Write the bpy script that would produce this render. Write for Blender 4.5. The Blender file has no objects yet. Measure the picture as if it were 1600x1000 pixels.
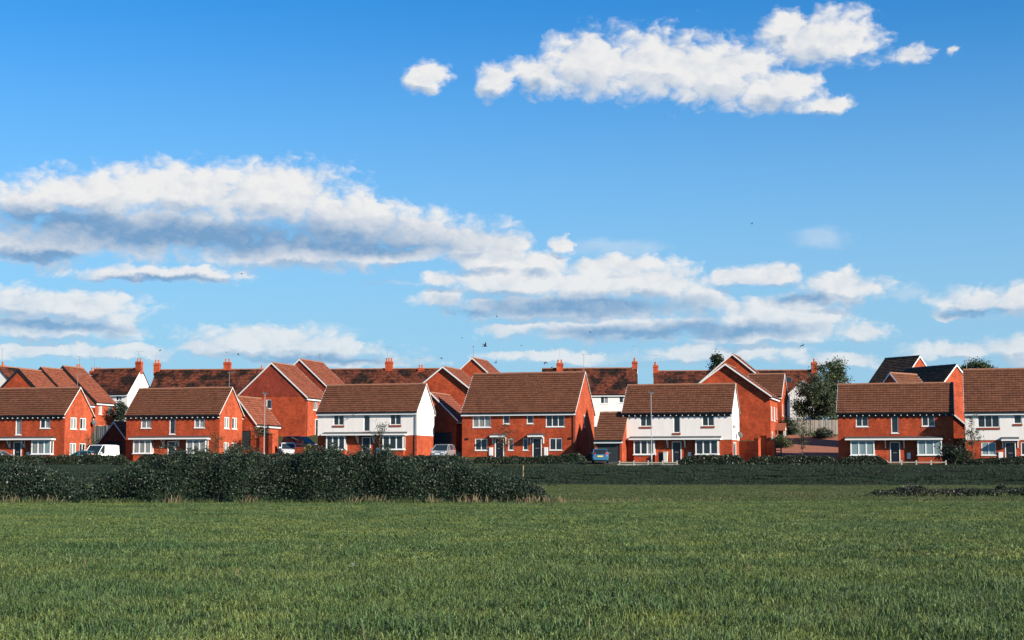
import bpy, math, random
import numpy as np
from mathutils import Vector, Matrix
random.seed(7); rng = np.random.default_rng(11)
sc = bpy.context.scene
C = sc.collection
R = math.radians

# ------------------------------------------------------------------ camera
FPX, HOR, EYE = 2400.0, 730.0, 1.6          # focal length in photo pixels, horizon row, eye height
PITCH = math.atan((HOR - 500) / FPX)
cam = bpy.data.cameras.new('camera'); camo = bpy.data.objects.new('camera', cam); C.objects.link(camo)
cam.sensor_width = 36; cam.lens = 36 * FPX / 1600; cam.clip_start = 0.1; cam.clip_end = 12000
camo.location = (0, 0, EYE); camo.rotation_euler = (math.pi / 2 + PITCH, 0, 0)
sc.camera = camo
VR = Vector((1, 0, 0)); VF = Vector((0, math.cos(PITCH), math.sin(PITCH))); VU = Vector((0, -math.sin(PITCH), math.cos(PITCH)))
def ray(px, py): return VR * ((px - 800) / FPX) + VF + VU * ((500 - py) / FPX)
def at(px, py, Y):
    r = ray(px, py); return Vector((0, 0, EYE)) + r * (Y / r.y)

# ------------------------------------------------------------------ sun, sky, exposure
TH = R(16.3)                                  # the street's houses are turned by this
DV = Vector((math.sin(TH), math.cos(TH), 0)); RV = Vector((math.cos(TH), -math.sin(TH), 0))
SUNH = RV * 2.5 - DV * 1.0
SUN = Vector((SUNH.x, SUNH.y, 1.2)).normalized()
SUN_EL = math.asin(SUN.z); SUN_ROT = math.atan2(SUN.x, SUN.y)
sl = bpy.data.lights.new('sun', 'SUN'); sl.energy = 5.0; sl.angle = R(0.53); sl.color = (1.0, 0.90, 0.76)
so = bpy.data.objects.new('sun', sl); C.objects.link(so); so.location = (60, -40, 60)
so.rotation_euler = SUN.to_track_quat('Z', 'Y').to_euler()
sc.view_settings.view_transform = 'Standard'; sc.view_settings.look = 'None'
sc.view_settings.exposure = 0.95; sc.view_settings.gamma = 1.0; sc.view_settings.use_curve_mapping = False

world = bpy.data.worlds.new('World'); sc.world = world; world.use_nodes = True
def build_world():
    nt = world.node_tree; N = nt.nodes; L = nt.links
    N.clear()
    def val(x): return x
    def m(op, a, b=None, c=None, clamp=False):
        n = N.new('ShaderNodeMath'); n.operation = op; n.use_clamp = clamp
        for i, v in enumerate((a, b, c)):
            if v is None: continue
            if isinstance(v, (int, float)): n.inputs[i].default_value = v
            else: L.new(v, n.inputs[i])
        return n.outputs[0]
    def vm(op, a, b=None, c=None):
        n = N.new('ShaderNodeVectorMath'); n.operation = op
        for i, v in enumerate((a, b, c)):
            if v is None: continue
            if isinstance(v, (tuple, list, Vector)): n.inputs[i].default_value = v
            else: L.new(v, n.inputs[i])
        return n.outputs['Value'] if op == 'LENGTH' else n.outputs[0]
    def mr(v, a, b, c=0.0, d=1.0, smooth=True):
        n = N.new('ShaderNodeMapRange'); n.interpolation_type = 'SMOOTHSTEP' if smooth else 'LINEAR'
        L.new(v, n.inputs[0])
        for i, x in enumerate((a, b, c, d)): n.inputs[i + 1].default_value = x
        return n.outputs[0]
    def noise(vec, scale, detail=6, rough=.55):
        n = N.new('ShaderNodeTexNoise'); n.noise_dimensions = '2D'; L.new(vec, n.inputs['Vector']); n.inputs['Scale'].default_value = scale
        n.inputs['Detail'].default_value = detail; n.inputs['Roughness'].default_value = rough
        return n
    def mix(fac, a, b):
        n = N.new('ShaderNodeMix'); n.data_type = 'RGBA'
        if isinstance(fac, float): n.inputs[0].default_value = fac
        else: L.new(fac, n.inputs[0])
        for i, v in ((6, a), (7, b)):
            if isinstance(v, tuple): n.inputs[i].default_value = (*v, 1)
            else: L.new(v, n.inputs[i])
        return n.outputs[2]
    sky = N.new('ShaderNodeTexSky'); sky.sky_type = 'NISHITA'; sky.sun_disc = False
    sky.sun_elevation = SUN_EL; sky.sun_rotation = SUN_ROT
    sky.air_density = 1.0; sky.dust_density = 0.25; sky.ozone_density = 1.6; sky.altitude = 80
    hs = N.new('ShaderNodeHueSaturation'); hs.inputs['Saturation'].default_value = 1.25; hs.inputs['Value'].default_value = 1.0
    L.new(sky.outputs[0], hs.inputs['Color'])
    skyc = vm('SCALE', hs.outputs[0]); nsc = skyc.node; nsc.inputs['Scale'].default_value = 0.056
    skyc = vm('MULTIPLY', skyc, (.30, 1.03, 1.50))
    # clouds in direction space (azimuth, elevation)
    tc = N.new('ShaderNodeTexCoord'); sp = N.new('ShaderNodeSeparateXYZ'); L.new(tc.outputs['Generated'], sp.inputs[0])
    az = m('ARCTAN2', sp.outputs[0], sp.outputs[1]); el = m('ARCSINE', sp.outputs[2])
    cb = N.new('ShaderNodeCombineXYZ'); L.new(az, cb.inputs[0]); L.new(el, cb.inputs[1]); P = cb.outputs[0]
    Pst = vm('MULTIPLY', P, (1.0, 1.7, 1.0))
    n1 = noise(Pst, 16, 6, .6); n2 = noise(Pst, 55, 6, .62); n3 = noise(Pst, 9, 4, .5)
    vo = N.new('ShaderNodeTexVoronoi'); vo.voronoi_dimensions = '2D'; vo.feature = 'SMOOTH_F1'; vo.inputs['Scale'].default_value = 62; vo.inputs['Detail'].default_value = 2; vo.inputs['Roughness'].default_value = .55; vo.inputs['Smoothness'].default_value = .45
    wv = vm('SUBTRACT', n1.outputs['Color'], (.5, .5, .5)); wv = vm('MULTIPLY', wv, (.030, .013, 0)); Pw = vm('ADD', P, wv)
    wv2 = vm('SUBTRACT', n2.outputs['Color'], (.5, .5, .5)); wv2 = vm('MULTIPLY', wv2, (.012, .008, 0)); Pw = vm('ADD', Pw, wv2)
    L.new(vm('MULTIPLY', Pw, (1.0, 1.25, 1.0)), vo.inputs['Vector'])
    # (x, y, rx, ry) read off the photograph, turned into directions
    blobs = [(775,128,34,26),(850,112,58,34),(930,95,80,50),(1030,98,110,48),(1120,112,110,46),(1210,140,75,30),(1290,165,48,14),(1278,62,92,42),(1228,40,40,26),
             (662,122,30,22),(1427,88,30,17),(1495,79,14,10),
             (40,325,75,34),(150,305,115,40),(300,300,160,42),(430,305,130,46),(540,345,110,44),(650,365,90,36),(750,378,80,34),
             (240,360,260,40),(70,388,110,22),(250,428,150,13),(480,395,190,26),(640,398,80,16),(878,381,20,11),(840,410,60,20),(770,405,70,22),(700,440,40,12),(960,415,90,16),
             (800,440,110,24),(920,440,130,32),(1020,440,80,30),(880,478,190,24),(1100,470,60,26),(960,515,170,20),(690,470,44,14),(800,512,60,10),
             (1170,434,70,16),(1225,430,45,18),(1320,450,70,24),(1290,470,50,12),(1210,495,100,32),(1350,516,36,18),(1180,520,140,16),
             (50,475,90,26),(130,478,90,26),(190,500,40,20),(80,515,150,20),(60,545,120,10),(180,552,110,12),(400,535,130,24),(500,545,110,18),(330,545,70,14),(520,565,150,10),
             (1530,470,70,20),(1590,468,50,24),(1480,494,30,8),(1500,548,95,16),(1585,545,50,22),(1120,550,160,14),(1320,560,90,12),(860,555,120,8)]
    bell = [(330,368,330,28),(120,345,130,16),(560,385,150,14),(900,478,170,15),(740,488,60,8),(80,508,110,10),(470,560,150,8),(1010,522,160,9),(1250,470,40,9),(1120,515,120,10),(1530,488,70,7),(60,398,80,8),(250,437,120,5)]
    def pack(b):
        d = ray(b[0], b[1]).normalized(); u = math.atan2(d.x, d.y); v = math.asin(d.z)
        rx, ry = b[2] * 1.10 / FPX, b[3] * 1.14 / FPX
        return (1 / rx, 1 / ry, 0), (-u / rx, -v / ry, 0)
    def field(vec, lst, k):
        acc = None
        for b in lst:
            s, o = pack(b)
            d = vm('LENGTH', vm('MULTIPLY_ADD', vec, s, o))
            acc = d if acc is None else m('SMOOTH_MIN', acc, d, k)
        return acc
    dd = field(Pw, blobs, .25)
    up = vm('ADD', Pw, (0.004, .0075, 0)); du = field(up, blobs, .25)
    # outside the photographed part of the sky the same kind of cloud goes on
    nb = noise(vm('MULTIPLY', P, (1.0, 2.6, 1.0)), 3.2, 7, .55)
    outm = m('MAXIMUM', mr(m('ABSOLUTE', az), .36, .5), mr(el, .33, .45))
    dn = m('MULTIPLY_ADD', nb.outputs['Fac'], -5.0, 4.1)
    dn = m('ADD', dn, m('MULTIPLY', m('SUBTRACT', 1.0, outm), 4.0))
    dn = m('ADD', dn, mr(el, .8, 1.3, 0, 2))
    dall = m('MINIMUM', dd, dn)
    fl = m('MULTIPLY_ADD', m('SUBTRACT', n2.outputs['Fac'], .5), .55, dall)
    fl = m('MULTIPLY_ADD', m('SUBTRACT', vo.outputs['Distance'], .58), .50, fl)
    fl = m('MULTIPLY_ADD', m('SUBTRACT', n1.outputs['Fac'], .5), .5, fl)
    dens = mr(fl, 1.26, .58)
    wisp = m('MULTIPLY', mr(m('MULTIPLY_ADD', m('SUBTRACT', n1.outputs['Fac'], .5), 1.2, field(Pw, [(1285, 371, 44, 14), (950, 388, 70, 14), (620, 445, 60, 4), (1420, 460, 40, 10), (450, 520, 90, 12), (1000, 560, 200, 12)], .3)), 1.3, .2), .30)
    dens = m('MAXIMUM', dens, wisp)
    shade = mr(m('SUBTRACT', dd, du), -.02, .55)
    bl = mr(m('MULTIPLY_ADD', m('SUBTRACT', n1.outputs['Fac'], .5), 1.1, field(Pw, bell, .4)), 1.65, .2)
    shade = m('MAXIMUM', m('MULTIPLY', shade, .6), m('MULTIPLY', bl, .95))
    shade = m('MULTIPLY_ADD', m('SUBTRACT', n1.outputs['Fac'], .5), .5, shade)
    shade = m('MULTIPLY_ADD', m('SUBTRACT', vo.outputs['Distance'], .5), .24, shade)
    shade = m('MULTIPLY_ADD', m('SUBTRACT', n2.outputs['Fac'], .5), .5, shade, clamp=True)
    ccol = mix(shade, (.455, .45, .445), (.098, .182, .30))
    veil = mr(n3.outputs['Fac'], .5, .75, 0, .16)
    hz = mr(el, .33, .0, 0., .90)
    dens2 = m('MULTIPLY', dens, mr(el, .03, .16, .66, .97))
    cveil = mix(m('MAXIMUM', hz, m('MULTIPLY', veil, mr(el, .3, .05))), skyc, (.190, .300, .405))
    out = mix(dens2, cveil, ccol)
    bg = N.new('ShaderNodeBackground'); L.new(out, bg.inputs[0]); bg.inputs[1].default_value = 1.0
    wo = N.new('ShaderNodeOutputWorld'); L.new(bg.outputs[0], wo.inputs[0])
build_world()

# ------------------------------------------------------------------ materials
MAT = {}
def mat(name, col, rough=.8, spec=.3, metal=0., noise=None, bump=None, attr=0., transl=0., coat=0., lo=.38, hi=.66):
    """noise = list of (scale, amount, colour): blotches; attr: brightness spread from the per-piece value 'rnd'."""
    mt = bpy.data.materials.new(name); mt.use_nodes = True; nt = mt.node_tree; N = nt.nodes; L = nt.links
    b = N['Principled BSDF']; b.inputs['Roughness'].default_value = rough; b.inputs['Metallic'].default_value = metal
    b.inputs['Specular IOR Level'].default_value = spec; b.inputs['Coat Weight'].default_value = coat
    rgb = N.new('ShaderNodeRGB'); rgb.outputs[0].default_value = (*col, 1); cur = rgb.outputs[0]
    geo = N.new('ShaderNodeNewGeometry')
    for (s, amt, c2) in (noise or []):
        sc3 = s if isinstance(s, tuple) else (s, s, s)
        v = N.new('ShaderNodeVectorMath'); v.operation = 'MULTIPLY'; L.new(geo.outputs['Position'], v.inputs[0]); v.inputs[1].default_value = sc3
        n = N.new('ShaderNodeTexNoise'); n.inputs['Scale'].default_value = 1; n.inputs['Detail'].default_value = 5; n.inputs['Roughness'].default_value = .6
        L.new(v.outputs[0], n.inputs['Vector'])
        mp = N.new('ShaderNodeMapRange'); L.new(n.outputs['Fac'], mp.inputs[0]); mp.inputs[1].default_value = lo; mp.inputs[2].default_value = hi; mp.inputs[4].default_value = amt
        mx = N.new('ShaderNodeMix'); mx.data_type = 'RGBA'; L.new(mp.outputs[0], mx.inputs[0]); L.new(cur, mx.inputs[6]); mx.inputs[7].default_value = (*c2, 1)
        cur = mx.outputs[2]
    if attr:
        a = N.new('ShaderNodeAttribute'); a.attribute_name = 'rnd'
        mp = N.new('ShaderNodeMapRange'); L.new(a.outputs['Fac'], mp.inputs[0]); mp.inputs[3].default_value = 1 - attr; mp.inputs[4].default_value = 1 + attr
        sc_ = N.new('ShaderNodeVectorMath'); sc_.operation = 'SCALE'; L.new(cur, sc_.inputs[0]); L.new(mp.outputs[0], sc_.inputs['Scale']); cur = sc_.outputs[0]
    L.new(cur, b.inputs['Base Color'])
    if bump:
        s, st = bump
        v = N.new('ShaderNodeVectorMath'); v.operation = 'SCALE'; L.new(geo.outputs['Position'], v.inputs[0]); v.inputs['Scale'].default_value = s
        n = N.new('ShaderNodeTexNoise'); n.inputs['Scale'].default_value = 1; n.inputs['Detail'].default_value = 4; L.new(v.outputs[0], n.inputs['Vector'])
        bp = N.new('ShaderNodeBump'); bp.inputs['Strength'].default_value = st; bp.inputs['Distance'].default_value = .02; L.new(n.outputs['Fac'], bp.inputs['Height']); L.new(bp.outputs[0], b.inputs['Normal'])
    if transl:
        t = N.new('ShaderNodeBsdfTranslucent'); L.new(cur, t.inputs[0]); ms = N.new('ShaderNodeMixShader'); ms.inputs[0].default_value = transl
        L.new(b.outputs[0], ms.inputs[1]); L.new(t.outputs[0], ms.inputs[2]); L.new(ms.outputs[0], N['Material Output'].inputs[0])
    MAT[name] = mt; return mt
def brick_mat(name, c1, c2, mortar):
    mt = bpy.data.materials.new(name); mt.use_nodes = True; nt = mt.node_tree; N = nt.nodes; L = nt.links
    b = N['Principled BSDF']; b.inputs['Roughness'].default_value = .9; b.inputs['Specular IOR Level'].default_value = .15
    tc = N.new('ShaderNodeTexCoord'); sp = N.new('ShaderNodeSeparateXYZ'); L.new(tc.outputs['Object'], sp.inputs[0])
    ad = N.new('ShaderNodeMath'); L.new(sp.outputs[0], ad.inputs[0]); L.new(sp.outputs[1], ad.inputs[1])
    cb = N.new('ShaderNodeCombineXYZ'); L.new(ad.outputs[0], cb.inputs[0]); L.new(sp.outputs[2], cb.inputs[1])
    bt = N.new('ShaderNodeTexBrick'); L.new(cb.outputs[0], bt.inputs['Vector']); bt.inputs['Scale'].default_value = 1
    bt.inputs['Brick Width'].default_value = .225; bt.inputs['Row Height'].default_value = .075; bt.inputs['Mortar Size'].default_value = .005
    bt.inputs['Color1'].default_value = (*c1, 1); bt.inputs['Color2'].default_value = (*c2, 1); bt.inputs['Mortar'].default_value = (*mortar, 1)
    n = N.new('ShaderNodeTexNoise'); n.inputs['Scale'].default_value = 1.7; n.inputs['Detail'].default_value = 8; n.inputs['Roughness'].default_value = .7
    L.new(tc.outputs['Object'], n.inputs['Vector'])
    mp = N.new('ShaderNodeMapRange'); L.new(n.outputs['Fac'], mp.inputs[0]); mp.inputs[1].default_value = .3; mp.inputs[2].default_value = .7; mp.inputs[3].default_value = .62; mp.inputs[4].default_value = 1.26
    s = N.new('ShaderNodeVectorMath'); s.operation = 'SCALE'; L.new(bt.outputs[0], s.inputs[0]); L.new(mp.outputs[0], s.inputs['Scale']); L.new(s.outputs[0], b.inputs['Base Color'])
    n2 = N.new('ShaderNodeTexNoise'); n2.inputs['Scale'].default_value = .5; n2.inputs['Detail'].default_value = 4; L.new(tc.outputs['Object'], n2.inputs['Vector'])
    m2 = N.new('ShaderNodeMapRange'); L.new(n2.outputs['Fac'], m2.inputs[0]); m2.inputs[1].default_value = .35; m2.inputs[2].default_value = .65; m2.inputs[3].default_value = .80; m2.inputs[4].default_value = 1.12
    s2 = N.new('ShaderNodeVectorMath'); s2.operation = 'SCALE'; L.new(s.outputs[0], s2.inputs[0]); L.new(m2.outputs[0], s2.inputs['Scale']); L.new(s2.outputs[0], b.inputs['Base Color'])
    bp = N.new('ShaderNodeBump'); bp.inputs['Strength'].default_value = .4; bp.inputs['Distance'].default_value = .01; L.new(bt.outputs['Fac'], bp.inputs['Height']); bp.invert = True; L.new(bp.outputs[0], b.inputs['Normal'])
    MAT[name] = mt
brick_mat('brick', (.45, .074, .025), (.31, .048, .020), (.28, .12, .07))
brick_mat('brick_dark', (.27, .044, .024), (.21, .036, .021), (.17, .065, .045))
mat('render', (.75, .71, .67), .9, .2, noise=[(.6, .3, (.67, .62, .57)), ((2.2, 2.2, .22), .35, (.60, .56, .51))])
mat('tile', (.125, .047, .024), .85, .25, noise=[(.7, .5, (.085, .034, .020)), (2.5, .3, (.165, .068, .036))], attr=.16)
mat('tile_red', (.21, .062, .032), .85, .25, noise=[(.7, .5, (.15, .048, .027))], attr=.25)
mat('tile_slate', (.085, .056, .040), .95, .08, noise=[(.8, .5, (.11, .072, .05))], attr=.25)
mat('tile_old', (.13, .038, .022), .95, .1, noise=[(2.2, .6, (.07, .026, .018)), (.42, .95, (.015, .012, .011))], attr=.4, lo=.44, hi=.56)
mat('ridge', (.27, .125, .075), .9, .2, noise=[(3, .5, (.18, .08, .05))])
mat('upvc', (.72, .72, .70), .4, .4)
mat('lead', (.045, .05, .053), .6, .4, noise=[(2, .4, (.07, .073, .076))])
mat('black', (.012, .013, .015), .5, .4)
mat('door_black', (.010, .012, .016), .3, .5)
mat('glass', (.012, .020, .025), .06, .5, noise=[(1.1, .6, (.03, .04, .045))])
mat('curtain', (.27, .28, .275), .35, .5, noise=[((9, 9, .6), .9, (.10, .11, .11))])
mat('blind', (.20, .28, .29), .3, .5, noise=[((8, 8, .5), .6, (.11, .17, .18))])
mat('brick_sill', (.24, .06, .03), .9, .2)
mat('garage_door', (.024, .032, .036), .6, .4)  # colour darkened to stand in for shade over the low garage's door
mat('timber', (.24, .215, .18), .9, .1, noise=[((3, 3, .5), .6, (.32, .29, .25))], attr=.3)
mat('wood_dark', (.05, .045, .04), .9, .1)
mat('steel', (.30, .30, .30), .5, .5, metal=.3)
mat('aerial', (.22, .23, .24), .5, .5, metal=.4)
mat('pot', (.42, .12, .05), .9, .2)
mat('stone', (.42, .40, .37), .9, .2, noise=[(3, .5, (.3, .28, .25))])
mat('paving', (.27, .10, .06), .9, .2, noise=[(1.2, .5, (.21, .08, .05)), (9, .4, (.32, .14, .085))])
mat('asphalt', (.05, .05, .05), .95, .2, noise=[(2, .5, (.07, .07, .068))])
mat('ground_field', (.034, .048, .016), 1., .05, noise=[((.25, .09, 1), .7, (.022, .036, .013)), (6, .5, (.05, .058, .022))], bump=(22, .8))
mat('ground_bank', (.016, .028, .018), 1., .05, noise=[(.6, .6, (.028, .04, .016)), (5, .5, (.012, .022, .01))], bump=(9, 1.))
mat('ground_estate', (.045, .055, .022), 1., .05, noise=[(.6, .6, (.06, .055, .035))])
mat('grass', (.124, .160, .036), .55, .35, noise=[((.22, .12, 1), .85, (.034, .078, .030)), ((.05, .28, 1), .7, (.190, .205, .046)), (.9, .6, (.048, .096, .028)), ((.035, .07, 1), .55, (.055, .100, .028))], attr=.8, transl=.16)
mat('grass_bank', (.024, .042, .025), .6, .25, noise=[(.8, .7, (.016, .028, .018))], attr=.4, transl=.2)
mat('grass_mid', (.058, .088, .024), .6, .25, noise=[((.15, .5, 1), .9, (.12, .12, .055)), (.9, .6, (.04, .07, .022))], attr=.4, transl=.2)
mat('straw', (.26, .20, .115), .8, .2, attr=.35, transl=.2)
mat('leaf_bramble', (.016, .030, .018), .5, .28, noise=[(.9, .5, (.032, .052, .024))], attr=.6, transl=.12)
mat('leaf_pale_glint', (.15, .165, .10), .6, .3, attr=.4, transl=.15)  # pale leaves paint highlights into the brambles; also hedge flecks and flowers
mat('leaf_hedge', (.018, .030, .014), .45, .4, noise=[(.8, .6, (.035, .042, .02))], attr=.5, transl=.12)
mat('leaf_purple', (.05, .03, .032), .5, .4, noise=[(.7, .6, (.03, .04, .02))], attr=.6, transl=.12)
mat('leaf_tree', (.035, .055, .02), .5, .35, noise=[(.5, .6, (.06, .075, .028))], attr=.5, transl=.2)
mat('leaf_silver', (.040, .054, .028), .55, .35, noise=[(.8, .7, (.05, .07, .03))], attr=.6, transl=.2)
mat('leaf_conifer', (.020, .036, .02), .6, .3, attr=.5, transl=.1)
mat('leaf_autumn', (.16, .075, .03), .6, .3, noise=[(1.5, .7, (.06, .07, .025))], attr=.5, transl=.25)
mat('leaf_yellow', (.30, .27, .06), .6, .3, attr=.4, transl=.25)
mat('bark', (.09, .07, .055), .95, .1, noise=[(6, .6, (.05, .04, .03))])
mat('paint_white', (.75, .76, .76), .3, .5, coat=.6)
mat('paint_navy', (.03, .05, .085), .25, .5, coat=.8)
mat('paint_silver', (.40, .43, .44), .3, .5, metal=.6, coat=.7)
mat('paint_blue', (.028, .125, .23), .3, .5, coat=.7)
mat('paint_teal', (.04, .16, .17), .35, .5, coat=.5)
mat('rubber', (.012, .012, .012), .9, .2)
mat('alloy', (.5, .5, .5), .4, .5, metal=.8)
mat('lamp_clear', (.75, .78, .8), .15, .6)
mat('lamp_red', (.45, .02, .015), .25, .5)
mat('plate_white', (.8, .8, .76), .5, .3)
mat('plate_yellow', (.75, .55, .05), .5, .3)
mat('bird', (.02, .02, .022), .8, .2)
mat('bin', (.03, .032, .035), .6, .3)
mat('bin_pale', (.6, .58, .52), .6, .3)
mat('flower', (.34, .33, .30), .7, .2)

# ------------------------------------------------------------------ mesh helpers
class MB:
    def __init__(s): s.v = []; s.f = []; s.r = []; s.mi = []
    def quad(s, a, b, c, d, r=.5, mi=0):
        n = len(s.v); s.v += [tuple(a), tuple(b), tuple(c), tuple(d)]; s.f.append((n, n + 1, n + 2, n + 3)); s.r.append(r); s.mi.append(mi)
    def tri(s, a, b, c, r=.5, mi=0):
        n = len(s.v); s.v += [tuple(a), tuple(b), tuple(c)]; s.f.append((n, n + 1, n + 2)); s.r.append(r); s.mi.append(mi)
    def poly(s, pts, r=.5, mi=0):
        n = len(s.v); s.v += [tuple(p) for p in pts]; s.f.append(tuple(range(n, n + len(pts)))); s.r.append(r); s.mi.append(mi)
    def hexa(s, p, r=.5, mi=0):
        """p: 8 points, bottom ring 0-3, top ring 4-7"""
        n = len(s.v); s.v += [tuple(q) for q in p]
        for f in ((3, 2, 1, 0), (4, 5, 6, 7), (0, 1, 5, 4), (1, 2, 6, 5), (2, 3, 7, 6), (3, 0, 4, 7)):
            s.f.append(tuple(n + i for i in f)); s.r.append(r); s.mi.append(mi)
    def box(s, x0, x1, y0, y1, z0, z1, r=.5, mi=0, fr=None):
        p = [(x0, y0, z0), (x1, y0, z0), (x1, y1, z0), (x0, y1, z0), (x0, y0, z1), (x1, y0, z1), (x1, y1, z1), (x0, y1, z1)]
        if fr: p = [fr(*q) for q in p]
        s.hexa(p, r, mi)
    def extrude(s, pts, off, r=.5, mi=0):
        """closed outline pts pushed by vector off"""
        o = Vector(off); a = [Vector(p) for p in pts]; b = [p + o for p in a]; n = len(a)
        s.poly(a[::-1], r, mi); s.poly(b, r, mi)
        for i in range(n): s.quad(a[i], a[(i + 1) % n], b[(i + 1) % n], b[i], r, mi)
    def tube(s, pts, rad, k=6, r=.5, mi=0, cap=True):
        pts = [Vector(p) for p in pts]; rad = rad if isinstance(rad, (list, tuple)) else [rad] * len(pts)
        rings = []
        for i, p in enumerate(pts):
            d = (pts[min(i + 1, len(pts) - 1)] - pts[max(i - 1, 0)]).normalized()
            a = d.orthogonal().normalized(); b = d.cross(a); n0 = len(s.v)
            for j in range(k):
                t = 2 * math.pi * j / k; s.v.append(tuple(p + (a * math.cos(t) + b * math.sin(t)) * rad[i]))
            rings.append(n0)
        for i in range(len(pts) - 1):
            for j in range(k):
                s.f.append((rings[i] + j, rings[i] + (j + 1) % k, rings[i + 1] + (j + 1) % k, rings[i + 1] + j)); s.r.append(r); s.mi.append(mi)
        if cap:
            s.f.append(tuple(rings[0] + j for j in range(k))[::-1]); s.r.append(r); s.mi.append(mi)
            s.f.append(tuple(rings[-1] + j for j in range(k))); s.r.append(r); s.mi.append(mi)
    def lathe(s, prof, c=(0, 0, 0), k=10, r=.5, mi=0):
        rings = []
        for (rad, z) in prof:
            n0 = len(s.v); rings.append(n0)
            for j in range(k):
                t = 2 * math.pi * j / k; s.v.append((c[0] + rad * math.cos(t), c[1] + rad * math.sin(t), c[2] + z))
        for i in range(len(prof) - 1):
            for j in range(k):
                s.f.append((rings[i] + j, rings[i] + (j + 1) % k, rings[i + 1] + (j + 1) % k, rings[i + 1] + j)); s.r.append(r); s.mi.append(mi)
        s.f.append(tuple(rings[-1] + j for j in range(k))); s.r.append(r); s.mi.append(mi)
        s.f.append(tuple(rings[0] + j for j in range(k))[::-1]); s.r.append(r); s.mi.append(mi)
    def build(s, name, mats, parent=None, smooth=False):
        me = bpy.data.meshes.new(name); me.from_pydata(s.v, [], s.f)
        for q in ([mats] if isinstance(mats, str) else mats): me.materials.append(MAT[q])
        a = me.attributes.new('rnd', 'FLOAT', 'FACE'); a.data.foreach_set('value', np.array(s.r, dtype=np.float32))
        if any(s.mi): me.polygons.foreach_set('material_index', np.array(s.mi, dtype=np.int32))
        if smooth: me.polygons.foreach_set('use_smooth', np.ones(len(s.f), dtype=bool))
        me.update()
        o = bpy.data.objects.new(name, me); C.objects.link(o)
        if parent is not None: o.parent = parent
        return o
def quads_mesh(name, mats, V, rnd, mi=None, parent=None, k=4):
    """V: (n,k,3) numpy array of n loose faces"""
    n = len(V); me = bpy.data.meshes.new(name)
    me.vertices.add(n * k); me.vertices.foreach_set('co', V.reshape(-1).astype(np.float32))
    me.loops.add(n * k); me.loops.foreach_set('vertex_index', np.arange(n * k, dtype=np.int32))
    me.polygons.add(n); me.polygons.foreach_set('loop_start', (np.arange(n) * k).astype(np.int32)); me.polygons.foreach_set('loop_total', np.full(n, k, dtype=np.int32))
    for q in ([mats] if isinstance(mats, str) else mats): me.materials.append(MAT[q])
    a = me.attributes.new('rnd', 'FLOAT', 'FACE'); a.data.foreach_set('value', rnd.astype(np.float32))
    if mi is not None: me.polygons.foreach_set('material_index', mi.astype(np.int32))
    me.update(calc_edges=True); me.validate()
    o = bpy.data.objects.new(name, me); C.objects.link(o)
    if parent is not None: o.parent = parent
    return o
def tag(o, label, cat, group=None, kind=None):
    o['label'] = label; o['category'] = cat
    if group: o['group'] = group
    if kind: o['kind'] = kind
    return o
def thing(name, label, cat, loc=(0, 0, 0), rz=0., group=None):
    o = bpy.data.objects.new(name, None); C.objects.link(o); o.location = loc; o.rotation_euler = (0, 0, rz); o.empty_display_size = .3
    return tag(o, label, cat, group)

# ------------------------------------------------------------------ terrain
PHI = R(6.2); QX, QY = math.sin(PHI), math.cos(PHI)
PROF = [(-60, 0), (0, 0), (60, 0), (100, 0), (136.2, 0), (137.6, .18), (140, .85), (143, 1.42), (145.4, 1.66), (146.6, 1.72), (152, 1.86), (158, 2.0), (162, 2.3), (167, 2.95), (172, 3.7), (180, 4.85), (190, 5.8), (205, 6.6), (225, 7.5), (260, 8.2), (400, 9.5), (4000, 12)]
def ground_q(q):
    for (a, za), (b, zb) in zip(PROF, PROF[1:]):
        if q <= b: return za + (zb - za) * (q - a) / (b - a)
    return PROF[-1][1]
def swell(q, t):                               # the middle of the street stands a little higher
    w = min(1, max(0, (q - 147) / 7)) * min(1, max(0, (178 - q) / 12)); return .42 * math.exp(-((t + 24) / 17) ** 2) * w
def gz(x, y): q, t = x * QX + y * QY, x * QY - y * QX; return ground_q(q) + swell(q, t)
def build_ground():
    mb = MB(); ts = [-4000, -800, -200, -120, -90] + list(range(-80, 85, 4)) + [90, 120, 200, 800, 4000]
    ex = lambda q, t: (q * QX + t * QY, q * QY - t * QX)
    qs = [(-3000, 0)] + sorted(set(PROF + [(q, ground_q(q)) for q in (149, 154, 155, 160, 169, 175, 178)]))
    def zz(q, t, z):
        if 138 <= q <= 146 and abs(t) < 100: z += .10 * math.sin(t * .31 + q) + .06 * math.sin(t * .83 + 2 * q)
        return z + swell(q, t)
    for (a, za), (b, zb) in zip(qs, qs[1:]):
        mi = 0 if b <= 137 else (1 if b <= 146.7 else 2)
        for t0, t1 in zip(ts, ts[1:]):
            mb.quad((*ex(a, t0), zz(a, t0, za)), (*ex(a, t1), zz(a, t1, za)), (*ex(b, t1), zz(b, t1, zb)), (*ex(b, t0), zz(b, t0, zb)), .5, mi)
    o = mb.build('ground', ['ground_field', 'ground_bank', 'ground_estate']); o['kind'] = 'structure'
    o['label'] = 'flat meadow rising over a dark bank to the housing estate'
build_ground()

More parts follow.
